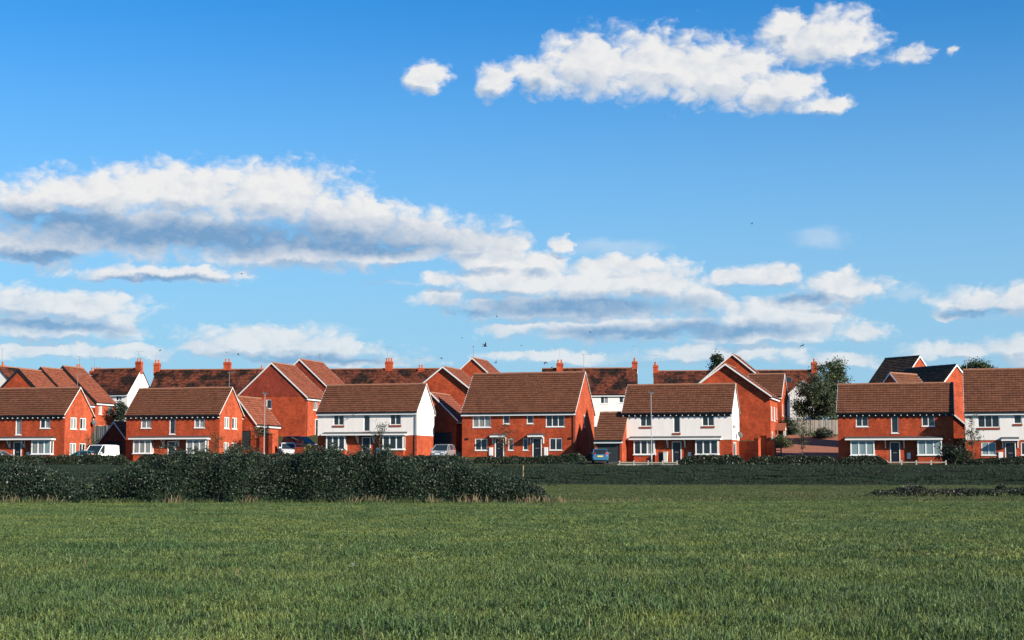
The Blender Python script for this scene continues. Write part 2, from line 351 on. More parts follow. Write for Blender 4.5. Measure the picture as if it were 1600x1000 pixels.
# ------------------------------------------------------------------ house building
class Face:
    """a wall plane: u runs along it, o outwards, z up, all in house coordinates"""
    def __init__(s, P0, u, n, w): s.P0 = Vector(P0); s.u = Vector(u); s.n = Vector(n); s.w = w
    def __call__(s, u, o, z): return s.P0 + s.u * u + s.n * o + Vector((0, 0, z))
def faces(W, D):
    return {'front': Face((0, 0, 0), (1, 0, 0), (0, -1, 0), W), 'right': Face((W, 0, 0), (0, 1, 0), (1, 0, 0), D),
            'back': Face((W, D, 0), (-1, 0, 0), (0, 1, 0), W), 'left': Face((0, D, 0), (0, -1, 0), (-1, 0, 0), D)}
def wall_panel(mb, F, z0, z1, holes, depth=.10, gable=None, o=0., r=.5, mi=0):
    """holes: (u0,u1,za,zb). gable: apex height of a triangle on top"""
    us = sorted({0, F.w} | {h[0] for h in holes} | {h[1] for h in holes}); zs = sorted({z0, z1} | {min(max(q, z0), z1) for h in holes for q in (h[2], h[3])})
    for a, b in zip(us, us[1:]):
        for c, d in zip(zs, zs[1:]):
            mu, mz = (a + b) / 2, (c + d) / 2
            if any(h[0] < mu < h[1] and h[2] < mz < h[3] for h in holes): continue
            mb.quad(F(a, o, c), F(b, o, c), F(b, o, d), F(a, o, d), r, mi)
    for (a, b, c, d) in holes:
        if d <= z0 or c >= z1: continue
        c2, d2 = max(c, z0), min(d, z1); q = o - depth
        mb.quad(F(a, o, c2), F(a, o, d2), F(a, q, d2), F(a, q, c2), r, mi); mb.quad(F(b, o, d2), F(b, o, c2), F(b, q, c2), F(b, q, d2), r, mi)
        if c >= z0: mb.quad(F(b, o, c2), F(a, o, c2), F(a, q, c2), F(b, q, c2), r, mi)
        if d <= z1: mb.quad(F(a, o, d2), F(b, o, d2), F(b, q, d2), F(a, q, d2), r, mi)
    if gable: mb.tri(F(0, o, z1), F(F.w, o, z1), F(F.w / 2, o, gable), r, mi)
def window(par, F, u0, u1, z0, z1, n=2, glass='glass', sill='upvc', o=0., split=None):
    """frame mesh with mullions, each pane and the sill a child"""
    mb = MB(); fw = .075; a, b = o - .09, o - .025
    mb.box(u0, u1, a, b, z0, z0 + fw, fr=F); mb.box(u0, u1, a, b, z1 - fw, z1, fr=F)
    mb.box(u0, u0 + fw, a, b, z0 + fw, z1 - fw, fr=F); mb.box(u1 - fw, u1, a, b, z0 + fw, z1 - fw, fr=F)
    pw = (u1 - u0 - fw) / n
    for i in range(1, n): mb.box(u0 + fw / 2 + i * pw - fw / 2, u0 + fw / 2 + i * pw + fw / 2, a, b - .003, z0 + fw, z1 - fw, fr=F)
    w = mb.build('window', 'upvc', par)
    for i in range(n):
        p = MB(); p.box(u0 + fw / 2 + i * pw + fw / 2, u0 + fw / 2 + (i + 1) * pw - fw / 2, o - .085, o - .065, z0 + fw, z1 - fw, fr=F)
        g = glass if isinstance(glass, str) else glass[i % len(glass)]
        p.build('pane', g, w)
    if sill:
        q = MB(); q.box(u0 - .06, u1 + .06, o - .06, o + .06, z0 - (.07 if sill == 'upvc' else .2), z0 - .004, fr=F); q.build('sill', sill, w)
    return w
def door(par, F, u0, u1, z0, z1, col='door_black', frame='upvc'):
    mb = MB(); fw = .09
    mb.box(u0, u0 + fw, -.09, .03, z0, z1, fr=F); mb.box(u1 - fw, u1, -.09, .03, z0, z1, fr=F); mb.box(u0 + fw, u1 - fw, -.09, .025, z1 - fw, z1, fr=F)
    d = mb.build('door', frame, par)
    lf = MB(); lf.box(u0 + fw, u1 - fw, -.085, -.05, z0, z1 - fw, fr=F)
    for (a, b) in ((.25, .9), (1.15, 1.75)): lf.box(u0 + fw + .14, u1 - fw - .14, -.05, -.035, z0 + a, z0 + b, fr=F)
    lf.build('leaf', col, d)
    h = MB(); h.box(u0 + fw + .22, u1 - fw - .22, -.036, -.015, z0 + 1.0, z0 + 1.05, fr=F); h.build('letterbox', 'steel', d)
    return d
def roof(par, W, D, he, hr, m='tile', ov=.28, vo=.10, tw=.33, gauge=.335, name='roof', ridge=True):
    """two slopes of lapped tile courses; ridge along x"""
    mb = MB(); rise = hr - he; k = rise / (D / 2); ze = he - ov * k; sl = math.hypot(D / 2 + ov, hr - ze); n = max(4, round(sl / gauge)); nt = round((W + 2 * vo) / tw); tw = (W + 2 * vo) / nt
    for side in (0, 1):
        y0 = -ov if side == 0 else D + ov; y1 = D / 2
        up = Vector((0, y1 - y0, hr - ze)); L_ = up.length; up /= L_; nor = Vector((0, -up.z, up.y)) if side == 0 else Vector((0, up.z, -up.y))
        if nor.z < 0: nor = -nor
        base = Vector((0, y0, ze))
        for i in range(n):
            a0 = L_ * i / n; a1 = L_ * (i + 1) / n + .02
            for j in range(nt):
                x0 = -vo + j * tw + .006 + (tw / 2 if i % 2 and 0 else 0); x1 = x0 + tw - .012; h = .078 + random.uniform(-.014, .016); t = random.uniform(-.008, .008)
                rr = random.random()
                p0 = base + up * (a0 + t) + nor * h; p1 = base + up * a1 + nor * .012
                A = Vector((x0, 0, 0)) + p0; B = Vector((x1, 0, 0)) + p0; Cc = Vector((x1, 0, 0)) + p1; Dd = Vector((x0, 0, 0)) + p1
                mb.quad(A, B, Cc, Dd, rr) if side == 0 else mb.quad(B, A, Dd, Cc, rr)
                q = base + up * (a0 + t)
                mb.quad(A, B, Vector((x1, 0, 0)) + q, Vector((x0, 0, 0)) + q, rr)
        # body under the tiles
        b0 = base; b1 = base + up * L_; th = nor * -.10
        for (e0, e1) in ((-vo, W + vo),):
            P = [Vector((x, 0, 0)) for x in (e0, e1)]
            mb.quad(P[0] + b0, P[1] + b0, P[1] + b1, P[0] + b1); mb.quad(P[0] + b0 + th, P[0] + b1 + th, P[1] + b1 + th, P[1] + b0 + th)
            mb.quad(P[0] + b0, P[0] + b0 + th, P[1] + b0 + th, P[1] + b0)
            for x in P: mb.quad(x + b0, x + b1, x + b1 + th, x + b0 + th)
    ro = mb.build(name, m, par)
    if ridge:
        rb = MB(); nn = round((W + 2 * vo) / .45); st = (W + 2 * vo) / nn
        for i in range(nn):
            x0 = -vo + i * st + .005; x1 = x0 + st - .01; dz = random.uniform(-.008, .008)
            prof = [(-.15, -.07), (-.10, .035), (0, .085), (.10, .035), (.15, -.07)]
            for (ya, za), (yb, zb) in zip(prof, prof[1:]):
                rb.quad((x0, D / 2 + ya, hr + za + dz + .04), (x1, D / 2 + ya, hr + za + dz + .04), (x1, D / 2 + yb, hr + zb + dz + .04), (x0, D / 2 + yb, hr + zb + dz + .04))
            rb.poly([(x1, D / 2 + a, hr + b + dz + .04) for a, b in prof]); rb.poly([(x0, D / 2 + a, hr + b + dz + .04) for a, b in prof][::-1])
        rb.build('ridge_tiles', 'ridge' if m != 'tile_slate' else 'lead', ro)
    return ro
def bargeboards(par, W, D, he, hr, ov=.28, vo=.10, wd=.15, m='upvc', ends=(0, 1), proud=.0):
    k = (hr - he) / (D / 2)
    for e in ends:
        x = (W + vo + .003 + proud) if e else (-vo - .003 - proud)
        for s in (0, 1):
            y0 = -ov if s == 0 else D + ov; mb = MB(); z0 = he - ov * k
            a = (x, y0, z0 + .05); b = (x, D / 2, hr + .05)
            pts = [a, b, (x, D / 2, hr + .05 - wd * 1.35), (x, y0, z0 + .05 - wd * 1.25)]
            mb.extrude(pts, (.03 if e else -.03, 0, 0)); mb.build('bargeboard', m, par)
def fascia(par, W, D, he, hr, ov=.28, vo=.10, style='board', sides=(0, 1)):
    k = (hr - he) / (D / 2); z0 = he - ov * k
    for s in sides:
        y = -ov if s == 0 else D + ov; sg = -1 if s == 0 else 1
        if style == 'board':
            mb = MB(); mb.box(-vo + .01, W + vo - .01, min(y, y - sg * .03) + sg * .0, max(y, y - sg * .03), z0 - .30, z0 - .085); mb.build('fascia', 'upvc', par)
            sf = MB(); sf.box(-vo + .01, W + vo - .01, min(y - sg * .034, -sg * -.001 if s == 0 else D + .001), max(y - sg * .034, -.001 if s == 0 else D + .001), z0 - .28, z0 - .25); sf.build('soffit', 'upvc', par)
        else:
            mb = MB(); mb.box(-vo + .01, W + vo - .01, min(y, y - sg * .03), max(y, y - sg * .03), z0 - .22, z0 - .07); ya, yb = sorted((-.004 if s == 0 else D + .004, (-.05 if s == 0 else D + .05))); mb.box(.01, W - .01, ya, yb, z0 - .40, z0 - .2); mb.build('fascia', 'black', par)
            rf = MB(); n = int(W / .62)
            for i in range(n + 1):
                x = .05 + (W - .1) * i / n; a, b = sorted((y - sg * .06, (-.002 if s == 0 else D + .002)))
                rf.box(x - .04, x + .04, a - (.07 if s == 0 else -.0), b + (.0 if s == 0 else .07), z0 - .31, z0 - .225)
            o = rf.build('rafter_feet', 'upvc', par); o['kind'] = 'stuff'
        g = MB(); yc = y + sg * .055; g.tube([(-vo, yc, z0 - .06), (W + vo, yc, z0 - .06)], .055, 6); g.build('gutter', 'black', par)
def downpipe(par, x, y, z0, z1, m='black'):
    mb = MB(); mb.tube([(x, y, z0), (x, y, z1 - .2), (x, y - .12, z1)], .04, 6); mb.build('downpipe', m, par)
def chimney(par, x, y, z0, z1, w=.9, d=.62, pots=2, aer=True, base_white=False, seed=0):
    rnd = random.Random(seed)
    mb = MB(); mb.box(x - w / 2, x + w / 2, y - d / 2, y + d / 2, z0, z1 - .35); mb.box(x - w / 2 - .06, x + w / 2 + .06, y - d / 2 - .06, y + d / 2 + .06, z1 - .35, z1 - .18); mb.box(x - w / 2 - .0, x + w / 2 + .0, y - d / 2, y + d / 2, z1 - .18, z1)
    c = mb.build('chimney', 'brick', par)
    for i in range(pots):
        p = MB(); px = x + (i - (pots - 1) / 2) * (w / pots); p.lathe([(.15, 0), (.13, .1), (.12, .42), (.145, .45), (.145, .52), (.10, .52)], (px, y, z1), 8); p.build('chimney_pot', 'pot', c)
    if base_white:
        q = MB(); q.box(x - w / 2 - .03, x + w / 2 + .03, y - d / 2 - .03, y + d / 2 + .03, z0, z0 + (z1 - z0) * .4); q.build('flashing', 'render', c)
    if aer: aerial(c, x + rnd.uniform(-.3, .3), y, z1 - .4, rnd.uniform(1.9, 2.8), rnd.uniform(-.6, .6))
    return c
def aerial(par, x, y, z, h, a=0.):
    mb = MB(); mb.tube([(x, y, z), (x, y, z + h)], .026, 5); dx, dy = math.cos(a), math.sin(a)
    mb.tube([(x - .25 * dx, y - .25 * dy, z + h - .06), (x + .75 * dx, y + .75 * dy, z + h - .0)], .02, 4)
    for t in (-.2, 0, .2, .4, .6): 
        mb.tube([(x + t * dx - .16 * dy, y + t * dy + .16 * dx, z + h - .03), (x + t * dx + .16 * dy, y + t * dy - .16 * dx, z + h - .03)], .012, 4)
    return mb.build('aerial', 'aerial', par)
def dish(par, F, u, z, r=.32):
    mb = MB(); c = F(u, .38, z); n = (F.n * .8 + Vector((0, 0, .35)) + F.u * -.5).normalized(); a = n.orthogonal().normalized(); b = n.cross(a)
    for i in range(4):
        for j in range(14):
            def P(i_, j_):
                q = i_ / 4 * r; t = 2 * math.pi * j_ / 14; return c + (a * math.cos(t) + b * math.sin(t)) * q + n * (q * q * .5)
            mb.quad(P(i, j), P(i + 1, j), P(i + 1, j + 1), P(i, j + 1))
    mb.tube([F(u, 0, z - .1), F(u, .3, z - .12), c], .02, 5); mb.tube([c - Vector((0, 0, r)), c + n * .3], .012, 4)
    return mb.build('satellite_dish', 'lead', par)
def house(name, label, loc, rz, W, D, he, hr, wall='brick', tile='tile', plinth=0., holes=None, eave='board', gable_m=None, verge='upvc', ov=.28, vo=.10, cat='house', group=None, base=-1.2, bw=.15):
    """holes: {face: [(u0,u1,z0,z1,kind,panes,glass)]}; windows and doors are built from them"""
    e = thing(name, label, cat, loc, rz, group); FF = faces(W, D); holes = holes or {}
    mb = MB(); up = MB(); gp = MB()
    for k, F in FF.items():
        hs = [h[:4] for h in holes.get(k, [])]; gab = hr if k in ('left', 'right') else None
        if plinth:
            wall_panel(mb, F, base, plinth, hs); wall_panel(up, F, plinth, he, hs, gable=gab, o=.025, depth=.125)
        elif gable_m and gab:
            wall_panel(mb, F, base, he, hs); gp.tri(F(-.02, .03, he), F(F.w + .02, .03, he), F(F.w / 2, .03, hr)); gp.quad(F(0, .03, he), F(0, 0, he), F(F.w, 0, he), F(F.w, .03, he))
        else: wall_panel(mb, F, base, he, hs, gable=gab)
    if plinth:
        for k, F in FF.items(): up.quad(F(-.025, .025, plinth), F(-.025, -.02, plinth), F(F.w + .025, -.02, plinth), F(F.w + .025, .025, plinth))
    mb.build('wall', 'brick' if plinth else wall, e)
    if plinth: up.build('rendered_wall', wall, e)
    if gp.v: gp.build('gable_panel', gable_m, e)
    roof(e, W, D, he, hr, tile, ov, vo)
    if verge: bargeboards(e, W, D, he, hr, ov, vo, wd=bw, m=verge)
    fascia(e, W, D, he, hr, ov, vo, eave)
    for k, lst in holes.items():
        for h in lst:
            (u0, u1, z0, z1), kind = h[:4], h[4]; o = .025 if plinth and z0 > plinth - .4 else 0.
            if kind == 'w': window(e, FF[k], u0, u1, z0, z1, h[5], h[6], ('brick_sill' if plinth and z0 > plinth and k == 'front' else 'upvc'), o)
            elif kind == 'd': door(e, FF[k], u0, u1, z0, z1, h[5] if len(h) > 5 else 'door_black')
            elif kind == 'g':
                g = MB(); n = 5; zz = (z1 - z0) / n
                for i in range(n): g.box(u0, u1, -.09, -.06, z0 + i * zz + .01, z0 + (i + 1) * zz - .01, fr=FF[k])
                g.box(u0, u1, -.098, -.09, z0, z1, fr=FF[k]); g.build('garage_door', 'garage_door', e)
    return e, FF
def wallbox(par, F, u0, u1, z0, z1, name='meter_box', m='upvc'):
    b = MB(); b.box(u0, u1, .002, .09, z0, z1, fr=F); b.box(u0 + .03, u1 - .03, .09, .1, z0 + .03, z1 - .03, fr=F); b.build(name, m, par)

def double_fronted(label, loc, W=11.2, D=5.4, he=5.1, hr=7.85, rendered=False, gl=None, side=None, eave='feet', side_r=None, base_fr=(.105, .30, .675, .885)):
    gl = gl or {}
    G = lambda k, d='glass': gl.get(k, d)
    k = he - 5.1; hr = hr + k; side_r = [(h[0], h[1], h[2] + (k if h[2] > 2.4 else 0), h[3] + (k if h[2] > 2.4 else 0), *h[4:]) for h in (side_r or [])]
    fr = [(.160 * W, .268 * W, 3.45 + k, 4.70 + k, 'w', 2, G('ul')), (.468 * W, .530 * W, 2.78 + k, 4.72 + k, 'w', 1, G('um')), (.733 * W, .842 * W, 3.45 + k, 4.70 + k, 'w', 2, G('ur')), (.452 * W, .540 * W, .08, 2.2, 'd')]
    e, FF = house('detached_house', label, loc, -TH, W, D, he, hr, 'render' if rendered else 'brick', 'tile', 2.36 if rendered else 0, {'front': fr, 'right': side_r or []}, eave, verge='upvc', bw=.07)
    F = FF['front']; pr = .52
    for i, (a, b, key) in enumerate(((base_fr[0] * W, base_fr[1] * W, 'bl'), (base_fr[2] * W, base_fr[3] * W, 'br'))):
        mb = MB(); mb.box(a + .02, b - .02, 0.002, pr - .02, -.6, .80, fr=F); w = mb.build('bay_window', 'brick', e)
        s = MB(); s.box(a - .07, b + .07, .003, pr + .08, .80, .88, fr=F); s.build('sill', 'upvc', w)
        fm = MB(); fw = .13; z0, z1 = .88, 2.33; n = 3; pw = (b - a - fw) / n
        fm.box(a, b, pr - .07, pr, z0, z0 + .08, fr=F); fm.box(a, b, pr - .07, pr, z1 - .09, z1, fr=F)
        for j in range(n + 1): fm.box(a + j * pw, a + j * pw + fw, pr - .071, pr + .004, z0 + .003, z1 - .003, fr=F)
        for u in (a, b - .06): 
            fm.box(u, u + .06, .003, .10, z0, z1, fr=F); fm.box(u, u + .06, .1, pr - .07, z0, z0 + .08, fr=F); fm.box(u, u + .06, .1, pr - .07, z1 - .09, z1, fr=F)
        fm.build('frame', 'upvc', w)
        gg = G(key)
        for j in range(n):
            p = MB(); p.box(a + j * pw + fw, a + (j + 1) * pw, pr - .05, pr - .03, z0 + .08, z1 - .09, fr=F); p.build('pane', gg if isinstance(gg, str) else gg[j % len(gg)], w)
        for u in (a + .02, b - .04):
            p = MB(); p.box(u, u + .02, .10, pr - .07, z0 + .08, z1 - .09, fr=F); p.build('pane', 'curtain' if i == 0 else 'glass', w)
    # lean-to canopy over both bays
    c0, c1 = .068 * W, .905 * W; cp = .80
    mb = MB(); pts = [F(c0, cp, 2.52), F(c0, .03, 2.74), F(c0, .03, 2.375), F(c0, cp, 2.375)]
    mb.extrude(pts, F.u * (c1 - c0)); cn = mb.build('canopy', 'lead', e)
    fb = MB(); fb.box(c0 - .03, c1 + .03, cp + .001, cp + .03, 2.365, 2.52, fr=F); fb.box(c0 - .03, c0 - .001, .03, cp, 2.345, 2.50, fr=F); fb.box(c1 + .001, c1 + .03, .03, cp, 2.345, 2.50, fr=F); fb.build('fascia', 'upvc', cn)
    for u in (.415 * W, .575 * W):
        b = MB(); b.box(u - .05, u + .05, .003, .09, 1.55, 2.355, fr=F); b.box(u - .05, u + .05, .09, .70, 2.26, 2.355, fr=F)
        b.hexa([F(u - .04, .06, 1.62), F(u + .04, .06, 1.62), F(u + .04, .14, 1.58), F(u - .04, .14, 1.58), F(u - .04, .60, 2.3), F(u + .04, .60, 2.3), F(u + .04, .68, 2.3), F(u - .04, .68, 2.3)]); b.build('bracket', 'upvc', cn)
    wallbox(e, F, .60 * W, .63 * W, .5, 1.1)
    return e, FF
def corner(px, py_eave, Y, he):
    p = at(px, py_eave, Y); return Vector((p.x, p.y, p.z - he))

# ------------------------------------------------------------------ the front row
side4 = lambda D, g1='curtain', g2='glass': [(.20 * D, .42 * D, 3.40, 4.62, 'w', 2, g1), (.54 * D, .76 * D, 3.40, 4.62, 'w', 2, (g2, 'curtain')), (.20 * D, .42 * D, .80, 2.05, 'w', 2, g1), (.54 * D, .76 * D, .80, 2.05, 'w', 2, g2)]
hA, FA = double_fronted('red brick house beside the white van, four gable windows, canopy across its front', (-57.9, 165.4, 2.10), he=5.25, gl={'ur': ('glass', 'curtain'), 'um': 'curtain', 'br': ('curtain', 'curtain', 'blind')}, side_r=side4(5.4))
hB, FB = double_fronted('red brick house behind the tall brambles with bay windows and four gable windows', (-42.0, 167.6, 2.21), he=5.25, gl={'ul': 'curtain', 'ur': 'curtain', 'um': 'glass', 'bl': 'curtain', 'br': 'curtain'}, side_r=side4(5.4))
hC, FC = double_fronted('white rendered house with white fascia, black downpipe and plain white gable', (-20.7, 164.1, 2.57), rendered=True, eave='board', gl={'bl': 'glass', 'br': 'glass'})
hE, FE = double_fronted('white rendered house with white rafter feet and satellite dish on its gable', (11.5, 159.1, 2.02), he=5.40, rendered=True, gl={'bl': ('glass', 'glass', 'curtain')}, side_r=[(.18 * 5.4, .62 * 5.4, .75, 2.15, 'w', 2, 'curtain')])
hF, FF_ = double_fronted('red brick house with blinds in its bays, half shaded by its white neighbour', (32.9, 155.4, 1.93), he=5.38, gl={'bl': 'blind', 'br': 'blind'}, base_fr=(.11, .32, .69, .90))
downpipe(hC, 11.1, -.10, 0, 4.9); downpipe(hA, 11.32, 5.2, 0, 4.9)
dish(hE, FE['right'], 3.2, 2.9, .36); dish(hA, FA['right'], 5.1, 4.3, .3)
for z in (3.55,):
    for u in (.9, 1.9): wallbox(hE, FE['right'], u, u + .22, z, z + .3, 'vent', 'black')
aerial(hB, 10.9, 2.7, 7.8, 1.9, .3); aerial(hA, 10.9, 2.7, 7.8, 1.7, .3)

def semi_pair(label, loc, W=12.4, D=8.5, he=5.1, hr=9.25, rendered=False, gl=('curtain', 'glass', 'glass', 'glass')):
    fr = []; k = he - 5.1
    mirror = lambda a, b: (1 - b, 1 - a)
    for s in (0, 1):
        g = (lambda a, b: (a * W, b * W)) if s == 0 else (lambda a, b: tuple(q * W for q in mirror(a, b)))
        fr += [(*g(.095, .257), 3.33 + k, 4.68 + k, 'w', 3, gl[0] if s == 0 else gl[1]), (*g(.366, .424), 3.68 + k, 4.68 + k, 'w', 1, 'glass'), (*g(.117, .226), .90, 2.14, 'w', 2, gl[2]), (*g(.413, .458), .90, 2.14, 'w', 1, 'glass'), (*g(.293, .375), .08, 2.16, 'd')]
    e, FF = house('semi_detached_pair', label, loc, -TH, W, D, he, hr, 'render' if rendered else 'brick', 'tile', 2.36 if rendered else 0, {'front': fr, 'right': [(.42 * D, .50 * D, 3.4, 4.7, 'w', 1, 'glass')]}, 'board', vo=.06, bw=.07)
    F = FF['front']
    for s in (0, 1):
        a, b = (.268 * W, .400 * W) if s == 0 else (.600 * W, .732 * W); pr = .75
        mb = MB(); mb.extrude([F(a, pr, 2.42), F(a, .03, 2.66), F(a, .03, 2.30), F(a, pr, 2.30)], F.u * (b - a)); c = mb.build('porch_canopy', 'lead', e)
        fb = MB(); fb.box(a - .03, b + .03, pr + .001, pr + .03, 2.27, 2.43, fr=F); fb.build('fascia', 'upvc', c)
        for u in (a + .12, b - .12):
            k = MB(); k.box(u - .05, u + .05, .003, .09, 1.6, 2.29, fr=F); k.box(u - .05, u + .05, .09, .68, 2.2, 2.29, fr=F); k.build('bracket', 'upvc', c)
        u = .243 * W if s == 0 else .727 * W; wallbox(e, F, u, u + .42, .35, 1.2)
    downpipe(e, W - .1, -.10, 0, 4.9)
    for u in (.035 * W, .945 * W): wallbox(e, F, u, u + .3, 2.05, 2.22, 'wall_lamp', 'black')
    return e, FF
hD, FD = semi_pair('wide red brick pair of houses with two porches and tall brown roof', (-5.3, 163.5, 2.47))
pG = at(1507.5, 640, 150.6)
hG, FG = semi_pair('wide white rendered pair of houses with brick ground floor and porch', (pG.x, pG.y, pG.z - 5.35), he=5.35, hr=9.5, rendered=True, gl=('glass', 'glass', 'blind', 'glass'))
aerial(hD, 12.3, 4.25, 9.2, 2.0, .4); aerial(hG, .3, 4.25, 9.2, 1.3, .2)

# ------------------------------------------------------------------ garages between them
RZG = math.atan2(-DV.y, -DV.x)                # houses whose gable looks at the camera
def gable_house(name, label, xl, xr, ye, ya, Y, L, gz0, wall='brick', tile='tile', holes=None, gable_m=None, verge='upvc', eave='board', cat='house', vo=.12, group=None, ov=.25, base=-2., bw=.15):
    """front gable given by its eave corners and apex in the photograph, standing at depth Y"""
    pr = at(xr, ye, Y); w = (xr - xl) * (pr - Vector((0, 0, EYE))).dot(VF) / FPX / math.cos(TH)
    pl = pr - RV * w; za = at((xl + xr) / 2, ya, Y).z
    loc = Vector((pl.x, pl.y, 0)) + DV * L; loc.z = gz0
    return house(name, label, loc, RZG, L, w, pr.z - gz0, za - gz0, wall, tile, 0, holes, eave, gable_m, verge, ov, vo, cat, group, base, bw)
gable_house('garage', 'gabled brick garage with grey door between red and white houses, bush in front', 336, 399, 659, 619, 170, 6.0, 3.5, tile='tile_red', holes={'right': [(2.0, 4.1, .0, 2.1, 'g')]}, cat='garage', verge='upvc')
gable_house('garage', 'gabled brick garage behind the silver car', 632, 713, 654, 613, 169, 6.2, 3.3, tile='tile_red', holes={'right': [(3.2, 5.4, .0, 2.1, 'g')]}, cat='garage')
gable_house('garage', 'small dark gabled garage behind the white van', 152, 200, 689, 659, 171, 5.0, 3.4, wall='brick_dark', tile='tile_red', cat='garage', holes={'right': [(.7, 2.9, -.3, 1.2, 'g')]})
pg = at(930, 684, 157.6)
house('garage', 'low tiled garage with shade-darkened door behind the blue car', (pg.x, pg.y, 1.98), -TH, 2.8, 5.4, pg.z - 1.98, pg.z - 1.98 + 2.65, 'brick', 'tile', 0, {'front': [(.2, 2.55, .0, 2.1, 'g')]}, 'board', verge=None, cat='garage')

# ------------------------------------------------------------------ second row, gables to the camera
for i, (xa, ya, dY, lab) in enumerate(((22, 575, 0, 'nearest the white gabled old house'), (57, 573, 4.9, 'in the middle of the stepped terrace'), (92, 571, 9.8, 'highest of three, windows in its side'))):
    sw = [(.9, 1.7, 3.3, 4.5, 'w', 2, 'curtain'), (3.2, 4.1, 3.3, 4.5, 'w', 2, ('glass', 'curtain')), (1.0, 2.2, .6, 1.8, 'w', 2, 'curtain')] if i == 2 else []
    h_, f_ = gable_house('terraced_house', 'red brick terraced house with gabled roof, ' + lab, xa - 57, xa + 57, ya + 55, ya, 193 + dY, 4.85, 5.3, tile='tile_red', holes={'back': sw}, verge='black', eave='board', vo=.05, bw=.34)  # wide black boards stand in for the shaded sides of the roof steps
    if i == 2: zt = at(0, 566, 203).z - 5.3; chimney(h_, .7, 4.8, zt - 2.2, zt - .45, 1.1, .7, 2, True, seed=4)
pl = at(-60, 606, 205); 
hO, _ = gable_house('old_house', 'old white gabled house with orange chimney beside the stepped terrace', -62, 42, 625, 571, 214, 9, 6.2, wall='render', tile='tile_old', eave='board', verge=None, cat='house')
zt = at(0, 566, 216).z - 6.2; chimney(hO, 7.5, 4.6, zt - 3, zt - .4, .8, .6, 1, True, seed=2)
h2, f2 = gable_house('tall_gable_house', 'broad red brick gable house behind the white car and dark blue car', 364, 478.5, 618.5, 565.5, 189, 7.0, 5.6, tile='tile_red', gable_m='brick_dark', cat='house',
    holes={'right': [(4.05, 4.75, 3.2, 4.35, 'w', 1, 'glass')], 'back': [(4.6, 6.0, 3.1, 4.5, 'w', 2, ('glass', 'curtain')), (4.8, 5.9, .5, 1.85, 'w', 2, 'curtain'), (2.2, 3.4, 3.1, 4.5, 'w', 2, 'glass'), (2.8, 3.8, -.1, 2.0, 'd', 'door_black')]})
dish(h2, f2['back'], 6.3, 3.7, .33); downpipe(h2, 6.9, f2['right'].w + .1, -1, 4.6)
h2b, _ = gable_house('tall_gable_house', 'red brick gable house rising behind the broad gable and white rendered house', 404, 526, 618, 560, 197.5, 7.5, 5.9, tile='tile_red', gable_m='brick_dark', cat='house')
aerial(h2b, 1.0, _['right'].w / 2, at(465, 560, 197.5).z - 6.0, 1.2, 1.0)
h3, f3 = gable_house('gable_house', 'red brick house with white bargeboards on its gable, between white house and wide pair', 640, 744, 614, 572, 186, 6.5, 5.4, tile='tile_red', cat='house', vo=.3)
h3b, _ = gable_house('gable_house', 'small red brick gable peeping above the wide pair of houses', 688, 787, 604, 558, 199, 6.5, 6.2, tile='tile_red', cat='house')
aerial(h3b, 6.0, _['right'].w / 2, at(737, 558, 199).z - 6.3, 1.6, .3)
h4, f4 = gable_house('gable_house', 'large red brick house with white bargeboards beside the paved courtyard', 1071, 1203, 617, 567.5, 176, 7.5, 3.7, tile='tile_red', cat='house', vo=.35,
    holes={'back': [(6.3, 6.9, 3.6, 4.9, 'w', 1, 'curtain'), (3.6, 5.0, 3.3, 4.9, 'w', 2, 'curtain'), (1.0, 2.2, 3.3, 4.9, 'w', 2, 'curtain'), (5.0, 6.0, 0, 2.1, 'd'), (1.0, 2.6, .7, 2.0, 'w', 2, 'glass')]})
wallbox(h4, f4['right'], f4['right'].w - 1.4, f4['right'].w - .7, .0, .4, 'meter_box')
wB = f4['right'].w
def porch(par, F, u0, u1, z, pr):
    um = (u0 + u1) / 2; mb = MB(); mb.extrude([F(u0, .003, z), F(um, .003, z + .75), F(u1, .003, z)], F.n * pr); p = mb.build('porch', 'upvc', par)
    r_ = MB(); 
    for a, b in (((u0 - .1, z - .02), (um, z + .83)), ((um, z + .83), (u1 + .1, z - .02))): r_.extrude([F(a[0], .003, a[1]), F(b[0], .003, b[1]), F(b[0], .003, b[1] - .07), F(a[0], .003, a[1] - .07)], F.n * (pr + .08))
    r_.build('porch_roof', 'tile_red', p)
    for u in (u0 + .1, u1 - .1):
        k = MB(); k.box(u - .05, u + .05, pr - .14, pr - .04, -.5, z - .003, fr=F); k.build('post', 'upvc', p)
porch(h4, f4['back'], 4.6, 6.4, 2.25, 1.1)
h4b, _ = gable_house('gable_house', 'red brick gable rising above the large white barged gable, conifer beside it', 1079, 1217, 612, 551.5, 190, 6.5, 5.2, tile='tile_red', cat='house')
px_ = at(1166, 617, 186); 
house('cross_wing', 'brown tiled wing with white trim joining the large gable by the courtyard', (px_.x, px_.y, 4.6), -TH, 4.2, 6.6, px_.z - 4.6, at(1190, 585, 189).z - 4.6, 'brick', 'tile', 0, {'right': [(1.0, 1.8, 3.2, 4.6, 'w', 1, 'curtain'), (3.4, 4.4, 3.2, 4.6, 'w', 2, 'curtain')]}, 'board', cat='house')

